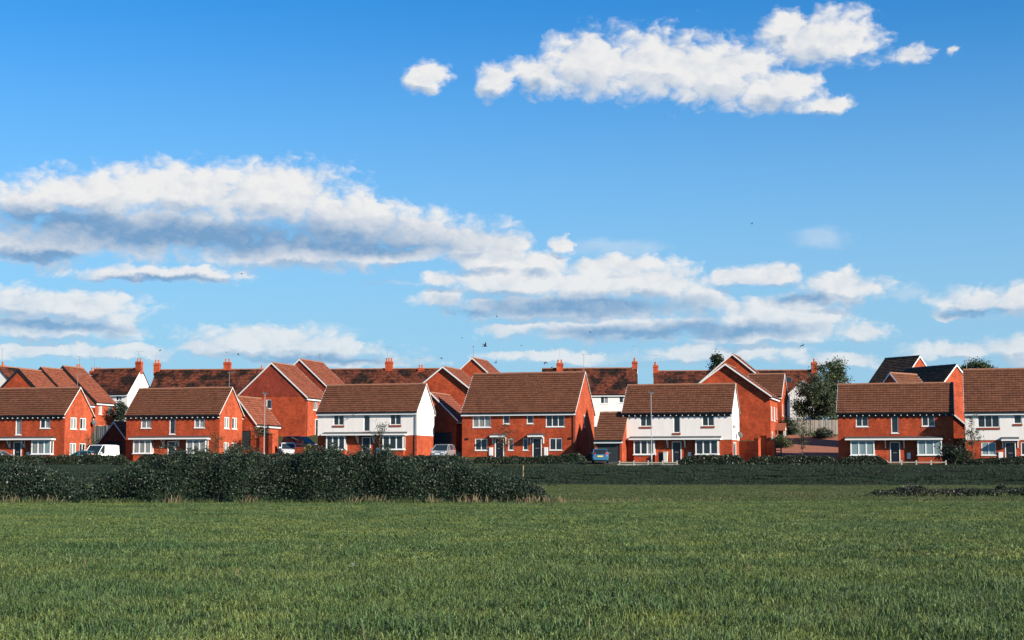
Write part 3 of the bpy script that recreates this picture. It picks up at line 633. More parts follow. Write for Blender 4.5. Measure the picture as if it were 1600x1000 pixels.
# dark roofed houses behind the right hand red house: ridge runs towards us to the right
def ridge_house(label, pa, pb, Ya, Yb, D, rise, g0, wall='brick', tile='tile_slate', name='dark_roofed_house'):
    a = at(*pa, Ya); b = at(*pb, Yb); d = Vector((b.x - a.x, b.y - a.y, 0)); W = d.length; d.normalize(); rz = math.atan2(d.y, d.x); n = Vector((-d.y, d.x, 0))
    loc = Vector((a.x, a.y, 0)) - n * (D / 2); loc.z = g0; z = (a.z + b.z) / 2
    return house(name, label, loc, rz, W, D, z - rise - g0, z - g0, wall, tile, 0, {}, 'board', cat='house')
ridge_house('red brick house with tall dark slate roof standing higher behind the red house', (1384, 560.5), (1436.5, 556), 216, 211, 9.6, 4.9, 6.6)
ridge_house('red brick house with dark slate roof and bright gable beside the white pair', (1416, 576), (1494, 570), 200, 192, 7.1, 3.6, 5.6)
ridge_house('small brown tiled roof in front of the dark slate roofs', (1391, 584), (1431, 584.5), 166, 169, 4.0, 2.2, 3.6, tile='tile', name='small_roofed_wing')
gable_house('garage', 'sliver of gabled garage between red house and white pair', 1446, 1507, 661, 632, 161, 4.0, 2.5, tile='tile_red', cat='garage')

# ------------------------------------------------------------------ old terraces on the rise
def terrace(label, x0, x1, yr, ye, Y, D=7.6, g0=None, wins=(), chim=(), wall='render', rz=-TH * .35):
    a = at(x0, ye, Y); d = Vector((math.cos(rz), math.sin(rz), 0))
    # length so that the far end lands on x1
    W = None
    for w in np.arange(2, 60, .1):
        p = a + d * w; q = p - Vector((0, 0, EYE))
        if 800 + FPX * q.x / q.dot(VF) >= x1: W = w; break
    g0 = 7.6; he = a.z - g0; hr = at(x0, yr, Y + D / 2).z - g0
    pxw = W / (x1 - x0)
    hl = [((wx0 - x0) * pxw, (wx1 - x0) * pxw, at(0, wy1, Y).z - g0, at(0, wy0, Y).z - g0, 'w', 2, ('glass', 'curtain')) for (wx0, wx1, wy0, wy1) in wins]
    e, F = house('old_terrace', label, (a.x, a.y, g0), rz, W, D, he, hr, wall, 'tile_old', 0, {'front': hl}, 'board', verge=None, cat='house', group=None)
    for i, (cx, cy0, cw, pots, aer, bw) in enumerate(chim):
        lx = min(np.arange(0, W + 3, .05), key=lambda w: abs(800 + FPX * (lambda q: q.x / q.dot(VF))(a + d * float(w) + Vector((-d.y, d.x, 0)) * (D / 2) - Vector((0, 0, EYE))) - cx))
        chimney(e, min(float(lx), W - cw / 2 + .1), D / 2 + random.uniform(-.2, .2), hr - .9, at(0, cy0, Y + D / 2).z - g0 - .45, cw, .7, pots, aer, bw, seed=int(cx))
    return e, F
terrace('old white terrace with mossy tiled roof next to the stepped red terrace', 128, 199, 577, 614, 236, rz=-TH, wins=((181, 190, 617, 627),), chim=((137, 575, 1.9, 4, True, False), (218, 562, .95, 2, True, False)))
terrace('long old terrace with mossy roof and two chimneys behind the bramble house', 232, 402, 578, 615, 238, chim=((242, 563, .95, 2, True, False), (354, 562, 1.1, 2, True, False), (408, 573, .6, 1, True, False)))
terrace('old terrace with mossy roof behind the black downpipe house', 508, 700, 577, 614, 237, chim=((608, 561, 1.15, 3, True, False), (658, 572, .8, 2, True, False)))
terrace('old white terrace with mossy roof and upstairs windows above the low garage', 845, 994, 576, 614, 232, wins=((938, 950, 618, 631), (967, 980, 617, 630)), chim=((875, 563, 1.0, 2, True, False), (998, 561, .8, 1, True, True)))
terrace('old terrace with mossy roof behind the satellite dish house', 1022, 1115, 580, 616, 236, chim=((1025, 566, .8, 1, True, False),))
hT, fT = terrace('old terrace with rooflight and tall chimney beside the big tree', 1180, 1280, 579, 614, 226, wins=((1226, 1231, 618, 634),), chim=((1282, 562, .85, 1, False, False),))
sk = MB(); Dt = 7.6
gable_house('old_house', 'white gabled wing of the old terrace half hidden by the pale leaved tree', 1236, 1276, 613, 595, 219, 4.5, 7.0, wall='render', tile='tile_old', eave='board', verge='upvc', cat='house')
def rooflight(par, F_w, u, D, he, hr):
    k = (hr - he) / (D / 2); mb = MB(); y = D * .22; z = he + k * y
    up = Vector((0, 1, k)).normalized(); nor = Vector((0, -k, 1)).normalized()
    o = Vector((u, y, z)) + nor * .06
    mb.hexa([o, o + Vector((.9, 0, 0)), o + Vector((.9, 0, 0)) + up * 1.1, o + up * 1.1, o + nor * .08, o + Vector((.9, 0, 0)) + nor * .08, o + Vector((.9, 0, 0)) + up * 1.1 + nor * .08, o + up * 1.1 + nor * .08]); w = mb.build('rooflight', 'lead', par)
    p = MB(); o2 = o + nor * .083 + Vector((.1, 0, 0)) + up * .1; p.quad(o2, o2 + Vector((.7, 0, 0)), o2 + Vector((.7, 0, 0)) + up * .9, o2 + up * .9); p.build('pane', 'glass', w)
rooflight(hT, None, 4.6, 7.6, at(1180, 614, 226).z - 7.6, at(1180, 579, 229.8).z - 7.6)

# ------------------------------------------------------------------ drives, walls, fences
def sheet(name, m, x0, x1, y0, y1, dz=.03, label=None):
    """paved sheet that follows the ground, sides along the street's directions (u right, v away)"""
    mb = MB(); nu, nv = 6, 24
    P = lambda u, v: (lambda p: (p.x, p.y, gz(p.x, p.y) + dz))(RV * u + DV * v)
    for i in range(nu):
        for j in range(nv):
            a, b = x0 + (x1 - x0) * i / nu, x0 + (x1 - x0) * (i + 1) / nu; c, d = y0 + (y1 - y0) * j / nv, y0 + (y1 - y0) * (j + 1) / nv
            mb.quad(P(a, c), P(b, c), P(b, d), P(a, d))
    o = mb.build(name, m); o['kind'] = 'structure'
    if label: o['label'] = label
    return o
def uv_of(p): return p.x * RV.x + p.y * RV.y, p.x * DV.x + p.y * DV.y
u0, v0 = uv_of(at(1188, 715, 157)); u1, _ = uv_of(at(1309, 715, 157))
sheet('paved_courtyard', 'paving', u0, u1 - .2, v0 - 3, v0 + 27, label='red block paved courtyard sloping up between the houses')
u0, v0 = uv_of(at(384, 715, 165)); u1, _ = uv_of(at(494, 715, 165)); sheet('driveway', 'paving', u0, u1 - .6, v0 - 8, v0 + 12)
u0, v0 = uv_of(at(684, 715, 162)); u1, _ = uv_of(at(720, 715, 162)); sheet('driveway', 'asphalt', u0, u1, v0 - 9, v0 + 5)
u0, v0 = uv_of(at(932, 715, 154)); u1, _ = uv_of(at(970, 715, 154)); sheet('driveway', 'asphalt', u0, u1, v0 - 4, v0 + 2)
u0, v0 = uv_of(at(146, 715, 165)); u1, _ = uv_of(at(194, 715, 165)); sheet('driveway', 'asphalt', u0, u1, v0 - 9, v0 + 5)

def garden_wall(label, pa, Ya, pb, Yb, top_py, piers=(), th=.24):
    a = at(pa, 715, Ya); b = at(pb, 715, Yb); d = Vector((b.x - a.x, b.y - a.y, 0)); L_ = d.length; g = min(gz(a.x, a.y), gz(b.x, b.y)); h = at(pa, top_py, Ya).z - g
    e = thing('garden_wall', label, 'wall', (a.x, a.y, g), math.atan2(d.y, d.x))
    mb = MB(); mb.box(0, L_, 0, th, -.8, h); mb.build('wall', 'brick', e)
    c = MB(); n = max(3, int(L_ / .23))
    for i in range(n): c.box(L_ * i / n + .005, L_ * (i + 1) / n - .005, -.02, th + .02, h + .002, h + .09 + random.uniform(-.005, .005))
    c.build('coping', 'brick', e)
    for (t, ph) in piers:
        p = MB(); p.box(L_ * t - .24, L_ * t + .24, -.12, th + .12, -.8, h + ph); p.box(L_ * t - .28, L_ * t + .28, -.16, th + .16, h + ph, h + ph + .08); p.build('pier', 'brick', e)
garden_wall('brick garden wall with pier beside the satellite dish house', 1155, 157.5, 1184, 156.2, 691, ((.96, .30),))
garden_wall('low brick wall behind the pier by the courtyard entrance', 1192, 163, 1212, 162.4, 690, ((.05, .55),))
garden_wall('brick garden wall with raised end beside the bramble house drive', 391, 163.5, 424, 162.4, 686, ((.55, .25), (.98, .5)))
garden_wall('low brick wall below the white car', 460, 164.5, 476, 164, 700)
garden_wall('low brick wall in front of the dark blue car', 484, 165.5, 499, 165, 697)
def board_fence(label, pa, Ya, pb, Yb, h=1.9):
    a = at(pa, 680, Ya); b = at(pb, 680, Yb); d = Vector((b.x - a.x, b.y - a.y, 0)); L_ = d.length; g = min(a.z, gz(a.x, a.y) + .4) - .1
    e = thing('board_fence', label, 'fence', (a.x, a.y, g), math.atan2(d.y, d.x)); n = max(1, round(L_ / 1.8)); w = L_ / n
    for i in range(n + 1):
        p = MB(); p.box(i * w - .05, i * w + .05, -.05, .05, -.3, h + .06); p.build('post', 'timber', e)
    for i in range(n):
        p = MB(); k = 12; x0 = i * w + .055; bw = (w - .11) / k
        for j in range(k): p.box(x0 + j * bw + .004, x0 + (j + 1) * bw - .004, -.02 + .012 * (j % 2), .012 + .012 * (j % 2), .02, h + random.uniform(-.03, .02), random.random())
        p.box(x0, x0 + k * bw, .026, .06, .4, .5); p.box(x0, x0 + k * bw, .026, .06, h - .4, h - .3)
        p.build('panel', 'timber', e)
board_fence('weathered grey board fence at the back of the courtyard', 1222, 184.5, 1314, 183.5)
board_fence('dark board fence behind the white van', 148, 186, 204, 183, 1.5)
def knee_rail(label, pa, pb, Y, base=True):
    a = at(pa, 724, Y); b = at(pb, 724, Y - .07 * (pb - pa) * .1); d = Vector((b.x - a.x, b.y - a.y, 0)); L_ = d.length; g = gz(a.x, a.y)
    e = thing('knee_rail', label, 'rail', (a.x, a.y, g), math.atan2(d.y, d.x)); n = max(2, round(L_ / 1.5))
    for i in range(n + 1):
        p = MB(); x = L_ * i / n; p.box(x - .06, x + .06, -.06, .06, -.3, .42); p.extrude([(x - .06, -.06, .42), (x + .06, -.06, .42), (x, -.06, .47)], (0, .12, 0)); p.build('post', 'stone', e)
    r_ = MB(); r_.box(-.05, L_ + .05, -.09, -.062, .22, .32); r_.build('rail', 'timber', e)
    if base: k = MB(); k.box(-.2, L_ + .2, -.25, -.10, -.2, .10); k.build('kerb', 'stone', e)
knee_rail('knee rail with pale kerb before the satellite dish house', 968, 1058, 147.6)
knee_rail('knee rail before the door of the half shaded red house', 1386, 1478, 146.5, False)
def gate(label, px, Y):
    a = at(px, 715, Y); g = gz(a.x, a.y); e = thing('lattice_gate', label, 'gate', (a.x, a.y, g), -TH + .9)
    for x in (0, .9): p = MB(); p.box(x - .05, x + .05, -.05, .05, -.1, 2.0); p.build('post', 'wood_dark', e)
    for i in range(7): p = MB(); p.box(.05, .85, -.015, .015, .15 + i * .26, .24 + i * .26); p.build('slat', 'wood_dark', e)
gate('dark slatted gate standing open by the courtyard', 1211, 160.5)

def street_lamp(label, px, ytop, Y):
    a = at(px, 715, Y); g = gz(a.x, a.y); h = at(px, ytop, Y).z - g
    e = thing('street_lamp', label, 'street lamp', (a.x, a.y, g), 0.)
    p = MB(); p.tube([(0, 0, -.3), (0, 0, 1.2), (0, 0, 1.22), (0, 0, h)], [.07, .07, .042, .034], 10); p.build('pole', 'steel', e, True)
    l = MB(); l.hexa([(-.28, -.14, h - .02), (.26, -.14, h - .10), (.26, .14, h - .10), (-.28, .14, h - .02), (-.26, -.10, h + .10), (.24, -.10, h + .0), (.24, .10, h + .0), (-.26, .10, h + .10)]); k = l.build('lantern', 'lead', e)
    b = MB(); b.hexa([(-.2, -.1, h - .075), (.2, -.1, h - .135), (.2, .1, h - .135), (-.2, .1, h - .075), (-.2, -.1, h - .032), (.2, -.1, h - .092), (.2, .1, h - .092), (-.2, .1, h - .032)]); b.build('lens', 'lamp_clear', k)
street_lamp('grey street lamp beside the bramble house drive', 412.5, 614, 157)
street_lamp('grey street lamp standing in front of the satellite dish house', 1018, 613, 148.4)
def post_thing():
    a = at(817, 758, 118); p = MB(); p.box(-.04, .04, -.04, .04, -.1, 1.72); p.extrude([(-.04, -.04, 1.72), (.04, -.04, 1.72), (.015, -.04, 1.78)], (0, .08, 0))
    o = p.build('marker_post', 'straw'); o.location = (a.x, a.y, 0); o.rotation_euler = (0, .02, .3); tag(o, 'thin weathered wooden post beyond the bramble thicket', 'post')
post_thing()
def small_stuff():
    # bins and pots at the white house's bay
    for (px, Y, w, h, m, lab) in ((1033, 157.2, .5, 1.0, 'bin', 'dark wheeled bin beside the front door bay'), (1040, 156.7, .42, 1.05, 'bin_pale', 'pale recycling box stood on end by the dark bin')):
        a = at(px, 715, Y); g = gz(a.x, a.y); e = thing('wheeled_bin' if m == 'bin' else 'recycling_box', lab, 'bin', (a.x, a.y, g), -TH)
        b = MB(); b.hexa([(-w * .42, -w * .42, .04), (w * .42, -w * .42, .04), (w * .42, w * .42, .04), (-w * .42, w * .42, .04), (-w / 2, -w / 2, h), (w / 2, -w / 2, h), (w / 2, w / 2, h), (-w / 2, w / 2, h)]); b.build('body', m, e)
        l = MB(); l.box(-w * .53, w * .53, -w * .56, w * .53, h, h + .06); l.build('lid', m, e)
        for s in (-1, 1):
            k = MB(); k.tube([(s * w * .45, w * .38, .09), (s * w * .52, w * .38, .09)], .09, 10); k.build('wheel', 'rubber', e)
small_stuff()

# ------------------------------------------------------------------ vehicles
def wheel(par, x, y, r=.31, w=.2):
    s = 1 if y > 0 else -1
    t = MB(); k = 18
    prof = [(r * .62, -w / 2), (r * .93, -w / 2), (r, -w * .3), (r, w * .3), (r * .93, w / 2), (r * .62, w / 2)]
    rings = []
    for (rad, yy) in prof:
        n0 = len(t.v); rings.append(n0)
        for j in range(k): a = 2 * math.pi * j / k; t.v.append((x + rad * math.cos(a), y + yy, r + rad * math.sin(a)))
    for i in range(len(prof) - 1):
        for j in range(k): t.f.append((rings[i] + j, rings[i] + (j + 1) % k, rings[i + 1] + (j + 1) % k, rings[i + 1] + j)); t.r.append(.5); t.mi.append(0)
    wo = t.build('wheel', 'rubber', par, True)
    m_ = MB()
    for j in range(5):
        a = 2 * math.pi * j / 5; d = Vector((math.cos(a), 0, math.sin(a))); n = Vector((-math.sin(a), 0, math.cos(a))); c = Vector((x, y + s * w * .35, r))
        m_.quad(c - n * .04, c + n * .04, c + d * r * .6 + n * .06, c + d * r * .6 - n * .06)
    m_.poly([(x + r * .62 * math.cos(2 * math.pi * j / k), y + s * w * .2, r + r * .62 * math.sin(2 * math.pi * j / k)) for j in range(k)]); m_.build('rim', 'alloy', wo)
def loft(mb, secs, mi=0):
    """secs: list of (x, [(y,z)...]) half outlines mirrored to a closed skin"""
    rings = []
    for x, h in secs:
        n0 = len(mb.v); pts = [(x, -y, z) for y, z in h] + [(x, y, z) for y, z in reversed(h)]; mb.v += pts; rings.append((n0, len(pts)))
    for (a, n), (b, _) in zip(rings, rings[1:]):
        for j in range(n):
            mb.f.append((a + j, a + (j + 1) % n, b + (j + 1) % n, b + j)); mb.r.append(.5); mb.mi.append(mi)
    for (a, n), rev in ((rings[0], False), (rings[-1], True)):
        f = tuple(a + j for j in range(n)); mb.f.append(f[::-1] if rev else f); mb.r.append(.5); mb.mi.append(mi)
def car(name, label, px, Y, heading, paint, L=4.0, W=1.72, H=1.48, van=False, cat='car', rear_plate=True):
    a = at(px, 715, Y); g = gz(a.x, a.y) + .03; e = thing(name, label, cat, (a.x, a.y, g), heading); w = W / 2; hl = L / 2
    b = MB(); belt = .92 if not van else 1.05; hood = .86 if not van else 1.02
    def sec(x, zl, zt, ww, tum=.04): return (x, [(ww * .55, zl), (ww * .93, zl + .03), (ww, zl + .22), (ww, (zl + zt) * .55 + .05), (ww - tum, zt - .05), (ww - tum - .07, zt)])
    tail = belt if not van else H - .1
    loft(b, [sec(-hl, .32, tail - .14, w * .86), sec(-hl + .10, .24, tail - .02, w * .95), sec(-hl + .5, .2, belt + (.02 if not van else 0), w), sec(0, .19, belt, w), sec(hl * .42, .19, belt - .0, w), sec(hl * .62, .2, hood - .02, w * .98), sec(hl - .28, .22, hood - .13, w * .93), sec(hl - .06, .26, hood - .25, w * .82), sec(hl, .32, .52, w * .74)] if not van else
            [sec(-hl, .32, belt - .02, w * .95), sec(-hl + .1, .24, belt, w), sec(0, .2, belt, w), sec(hl * .5, .2, belt, w), sec(hl * .78, .2, hood - .06, w * .96), sec(hl - .1, .24, hood - .3, w * .86), sec(hl, .32, .55, w * .78)])
    b.build('body', paint, e, False)
    # cabin: glass with a painted roof and pillars
    if van: cs = [(-hl + .03, -hl + .10), (-hl + .6, -hl + .6), (0, 0), (hl * .22, hl * .18), (hl * .74, hl * .36)]
    else: cs = [(-hl + .06, -hl + .42), (-hl + .75, -hl + .78), (0, 0), (hl * .12, hl * .08), (hl * .58, hl * .16)]
    gl = MB(); tw = w * .80 if not van else w * .90
    low = [(x0, w - .09) for x0, _ in cs]; top = [(x1, tw - .04) for _, x1 in cs]; zt = H - .06; zb = belt - .04
    n = len(cs)
    for s in (-1, 1):
        for i in range(n - 1):
            q = [(low[i][0], s * low[i][1], zb), (low[i + 1][0], s * low[i + 1][1], zb), (top[i + 1][0], s * top[i + 1][1], zt), (top[i][0], s * top[i][1], zt)]
            gl.quad(*(q if s < 0 else q[::-1]), mi=(1 if (van and i < 3) else 0))
    for i, rev in ((0, False), (n - 1, True)):
        gl.quad((low[i][0], -low[i][1], zb), (low[i][0], low[i][1], zb), (top[i][0], top[i][1], zt), (top[i][0], -top[i][1], zt))
    gl.build('windows', ['glass', paint], e)
    r_ = MB(); 
    loft(r_, [(top[0][0] - .03, [(tw - .10, zt - .01), (tw - .14, zt + .02)]), (top[0][0] + .25, [(tw, zt - .01), (tw - .08, H)]), (0, [(tw, zt - .01), (tw - .08, H + .015)]), (top[-1][0] - .15, [(tw, zt - .01), (tw - .08, H)]), (top[-1][0] + .04, [(tw - .06, zt - .02), (tw - .12, zt + .02)])])
    r_.build('roof', paint, e)
    for s in (-1, 1):
        for i in range(n):
            if van and 0 < i < 2: continue
            p = MB(); p.tube([(low[i][0], s * (low[i][1] + .005), zb), (top[i][0], s * (top[i][1] + .01), zt)], .035 if i in (0, n - 1) else .025, 5); p.build('pillar', paint, e)
        m_ = MB(); mx = low[-1][0] - .22; m_.hexa([(mx - .05, s * (w - .05), zb + .08), (mx + .05, s * (w - .05), zb + .08), (mx + .06, s * (w + .16), zb + .06), (mx - .05, s * (w + .16), zb + .06), (mx - .05, s * (w - .05), zb + .18), (mx + .03, s * (w - .05), zb + .18), (mx + .03, s * (w + .15), zb + .2), (mx - .05, s * (w + .15), zb + .2)]); m_.build('mirror', paint, e)
        h = MB(); h.hexa([(hl - .33, s * w * .92, .60), (hl - .03, s * w * .62, .55), (hl - .02, s * w * .42, .56), (hl - .2, s * w * .5, .6), (hl - .36, s * w * .9, .72), (hl - .14, s * w * .62, .68), (hl - .12, s * w * .45, .67), (hl - .3, s * w * .5, .7)]); h.build('headlight', 'lamp_clear', e)
        t = MB(); t.hexa([(-hl - .02, s * w * .62, .66), (-hl + .16, s * w * .97, .66), (-hl + .2, s * w * .80, .66), (-hl + .06, s * w * .55, .66), (-hl + .06, s * w * .66, 1.05), (-hl + .22, s * w * .93, 1.08), (-hl + .26, s * w * .8, 1.08), (-hl + .12, s * w * .6, 1.05)]); t.build('tail_light', 'lamp_red', e)
        for x in (-hl * .62, hl * .64): wheel(e, x, s * (w - .10))
    for x, m_, dx in ((hl + .012, 'plate_white', 1), (-hl - .012, 'plate_yellow', -1)):
        p = MB(); z = .42 if dx > 0 else .62; p.box(min(x, x - dx * .03), max(x, x - dx * .03), -.26, .26, z, z + .12); p.build('number_plate', m_, e)
    gr = MB(); gr.box(hl - .05, hl + .006, -w * .5, w * .5, .34, .40); gr.box(hl - .1, hl - .028, -w * .36, w * .36, .55, .6); gr.build('grille', 'black', e)
    return e
H_F = math.atan2(-DV.y, -DV.x); H_B = math.atan2(DV.y, DV.x)
car('parked_car', 'silver car nosing out between the white house and wide red pair', 692, 160, H_F + .05, 'paint_silver', 4.2, 1.78, 1.5)
car('parked_car', 'light blue hatchback seen from behind, before the low garage', 938, 151.3, R(86.5), 'paint_blue', 3.6, 1.62, 1.42)
car('parked_car', 'white car parked on the sloping drive by the brick garden wall', 449, 167.5, H_F + .55, 'paint_white', 4.1, 1.75, 1.55)
car('parked_car', 'dark blue tall car parked sideways below the broad gable house', 470, 172.5, R(-28), 'paint_navy', 4.4, 1.85, 1.68)
car('parked_car', 'silver car tail half out of frame before the red brick house', -4, 157.5, R(-10), 'paint_silver', 4.2, 1.75, 1.45)
car('delivery_van', 'white van with dark side glass parked between two red brick houses', 157, 160.5, R(252), 'paint_white', 4.5, 1.8, 1.95, True, 'van')
car('parked_car', 'small teal car almost hidden behind the hedge beside the van', 130, 159.5, R(160), 'paint_teal', 3.4, 1.6, 1.35)

# ------------------------------------------------------------------ vegetation
def leaf_quads(P, size, spread=.35, wide=.55):
    n = len(P); a = rng.normal(size=(n, 3)); a /= np.linalg.norm(a, axis=1, keepdims=True); b = rng.normal(size=(n, 3)); b -= (b * a).sum(1, keepdims=True) * a; b /= np.linalg.norm(b, axis=1, keepdims=True)
    s = size * (1 + rng.uniform(-spread, spread, (n, 1))); w = s * wide
    return np.stack([P - a * s, P - b * w + a * s * .1, P + a * s, P + b * w + a * s * .1], 1)
def thicket(name, label, x0, x1, top, Yf, depth, leaf, n_per_m2, size, group=None, pale=.02, pale_m='leaf_pale_glint', cat='bushes', base=None, lump=.12, follow=None):
    """a bank of leaves between photo columns x0..x1; top: [(px, py)] outline; Yf: depth of its foot"""
    tx = np.array([t[0] for t in top], float); ty = np.array([t[1] for t in top], float)
    Xa = at(x0, 730, Yf).x; Xb = at(x1, 730, Yf).x; ln = Xb - Xa
    org = Vector(((Xa + Xb) / 2, Yf + depth / 2, 0)); org.z = gz(org.x, org.y) if base is None else base
    e = thing(name, label, cat, org, 0, group)
    def hh(X, lumps=True):
        px = 800 + FPX * X / Yf; yy = np.interp(px, tx, ty); z = EYE + (HOR - yy) / FPX * (Yf + depth * .45) - org.z
        if lumps: z = z * (1 + lump * (np.sin(X * 2.1 + 1) * .4 + np.sin(X * 5.3) * .35 + np.sin(X * .9 + 2) * .4))
        return np.maximum(z, .12)
    hm = float(np.mean(hh(np.linspace(Xa, Xb, 50)))); n = int(ln * (hm * 1.5 + depth) * n_per_m2)
    X = rng.uniform(Xa, Xb, n); al = rng.uniform(0, math.pi * .82, n); h = hh(X); ins = 1 - np.abs(rng.normal(0, .10, n)) + (rng.random(n) < .08) * rng.uniform(0, .16, n)
    edge = np.minimum(1, np.minimum((X - Xa), (Xb - X)) / .8).clip(.05, 1) ** .5
    Yv = depth / 2 * -np.cos(al) * ins + np.sin(X * 1.7) * depth * .06; Z = h * np.sin(al) ** .6 * ins * edge
    YY = org.y + Yv; sl = (Xb - Xa)
    P = np.stack([X - org.x, Yv, Z], 1)
    if follow: P[:, 1] += (X - org.x) * follow; P[:, 2] += 0
    mi = (rng.random(n) < pale).astype(int); V = leaf_quads(P, size)
    quads_mesh('leaves', [leaf, pale_m], V, rng.random(n), mi, e)
    # twiggy heart of the bush
    mb = MB(); xs = np.linspace(Xa + .1, Xb - .1, max(8, int(ln / .5))); hs = hh(xs); k = 7
    edge = np.minimum(1, np.minimum(xs - Xa, Xb - xs) / .8).clip(.1, 1) ** .5
    for (xa, ha, ea), (xb, hb, eb) in zip(zip(xs, hs, edge), zip(xs[1:], hs[1:], edge[1:])):
        for j in range(k):
            t0, t1 = math.pi * j / k, math.pi * (j + 1) / k
            f = (lambda x, h_, e_, t: (x - org.x, -math.cos(t) * depth * .36 + ((x - org.x) * follow if follow else 0), h_ * .80 * e_ * math.sin(t) ** .6 - .05))
            mb.quad(f(xa, ha, ea, t0), f(xb, hb, eb, t0), f(xb, hb, eb, t1), f(xa, ha, ea, t1), random.random())
    mb.build('inner_growth', leaf, e)
    return e, org, hh
bt = [(-60, 728), (0, 729), (30, 727), (60, 737), (95, 746), (125, 752), (150, 745), (200, 725), (260, 716), (330, 711), (450, 709), (600, 710), (640, 714), (690, 720), (740, 731), (790, 745), (830, 757), (850, 764), (868, 778), (876, 786)]
b1, o1, _h1 = thicket('bramble_thicket', 'long dark bramble thicket with pale dry stems at its foot', 118, 876, bt, 67.5, 4.2, 'leaf_bramble', 820, .045, pale=.005, lump=.16)
b2, o2, _h2 = thicket('bramble_thicket', 'lower bramble clump sprinkled with white specks beside the long thicket', -60, 132, bt, 68, 3.6, 'leaf_bramble', 820, .045, pale=.012, lump=.07, pale_m='flower')  # a few leaves take the off-white colour as specks
rt = [(1350, 772), (1375, 766), (1400, 765), (1425, 760), (1438, 761), (1450, 764), (1500, 763), (1560, 764), (1640, 762)]
b3, o3, _ = thicket('low_bramble', 'low reddish bramble strip on the mown grass', 1352, 1660, rt, 81, 1.6, 'leaf_hedge', 420, .058, pale=.25, pale_m='leaf_purple', lump=.16)
bz, _, _ = thicket('dark_shrub', 'dark rounded shrub standing behind the reddish bramble strip', 1556, 1578, [(1550, 752), (1567, 747), (1580, 752)], 92, 1.0, 'leaf_hedge', 350, .06)
def stalks(par, pts, org, n=26, h=.5, m='straw', name='dry_stems'):
    for (px, sp) in pts:
        mb = MB(); X = at(px, 787, 67.2).x
        for i in range(n):
            x = X + random.gauss(0, sp) - org.x; y = 66.9 + random.uniform(-.1, .5) - org.y; hh = h * random.uniform(.5, 1.3); dx = random.gauss(0, .16); dy = random.gauss(-.05, .1); w = random.uniform(.006, .011)
            mb.quad((x - w, y, 0), (x + w, y, 0), (x + dx * .5 + w, y + dy * .5, hh * .6), (x + dx * .5 - w, y + dy * .5, hh * .6), random.random()); mb.tri((x + dx * .5 - w, y + dy * .5, hh * .6), (x + dx * .5 + w, y + dy * .5, hh * .6), (x + dx, y + dy, hh), random.random())
        o = mb.build(name, m, par)
stalks(b1, [(270, .25), (390, .2), (555, .22), (585, .2), (680, .2), (725, .3), (755, .3), (820, .4), (848, .5), (862, .5)], o1, 22, .42)
stalks(b2, [(75, .25), (20, .2)], o2, 18, .42)

def hedge_piece(label, x0, x1, top, Y, depth=.9, leaf='leaf_hedge', pale=.015, pale_m='leaf_pale_glint'):
    t = [(x0, top[0]), ((x0 + x1) / 2, top[1]), (x1, top[2])]
    return thicket('hedge', label, x0, x1, t, Y, depth, leaf, 300, .075, 'hedges along the crest of the bank', pale, pale_m, 'hedge', follow=-.10, lump=.10)
hedge_piece('clipped dark hedge in front of the red house beside the van', -30, 205, (713, 712, 711), 153)
hedge_piece('dark hedge behind the bramble thicket before the brick garden wall', 205, 500, (711, 709, 710), 151.5)
hedge_piece('dark hedge before the silver car and the black downpipe house', 500, 735, (711, 713, 713), 150.5)
hedge_piece('dark hedge before the wide red pair of houses, rising at one end', 735, 918, (714, 714, 708), 149.5)
hedge_piece('dark hedge before the bay of the satellite dish house', 1060, 1168, (713, 711, 713), 147)
hedge_piece('straggly hedge with pinkish flowers before the courtyard', 1168, 1312, (713, 713, 713), 146.5, pale=.05)
hedge_piece('ragged low hedge before the bay of the half shaded red house', 1308, 1388, (714, 713, 712), 146)
hedge_piece('clipped hedge before the white rendered pair', 1505, 1640, (717, 715, 714), 145)

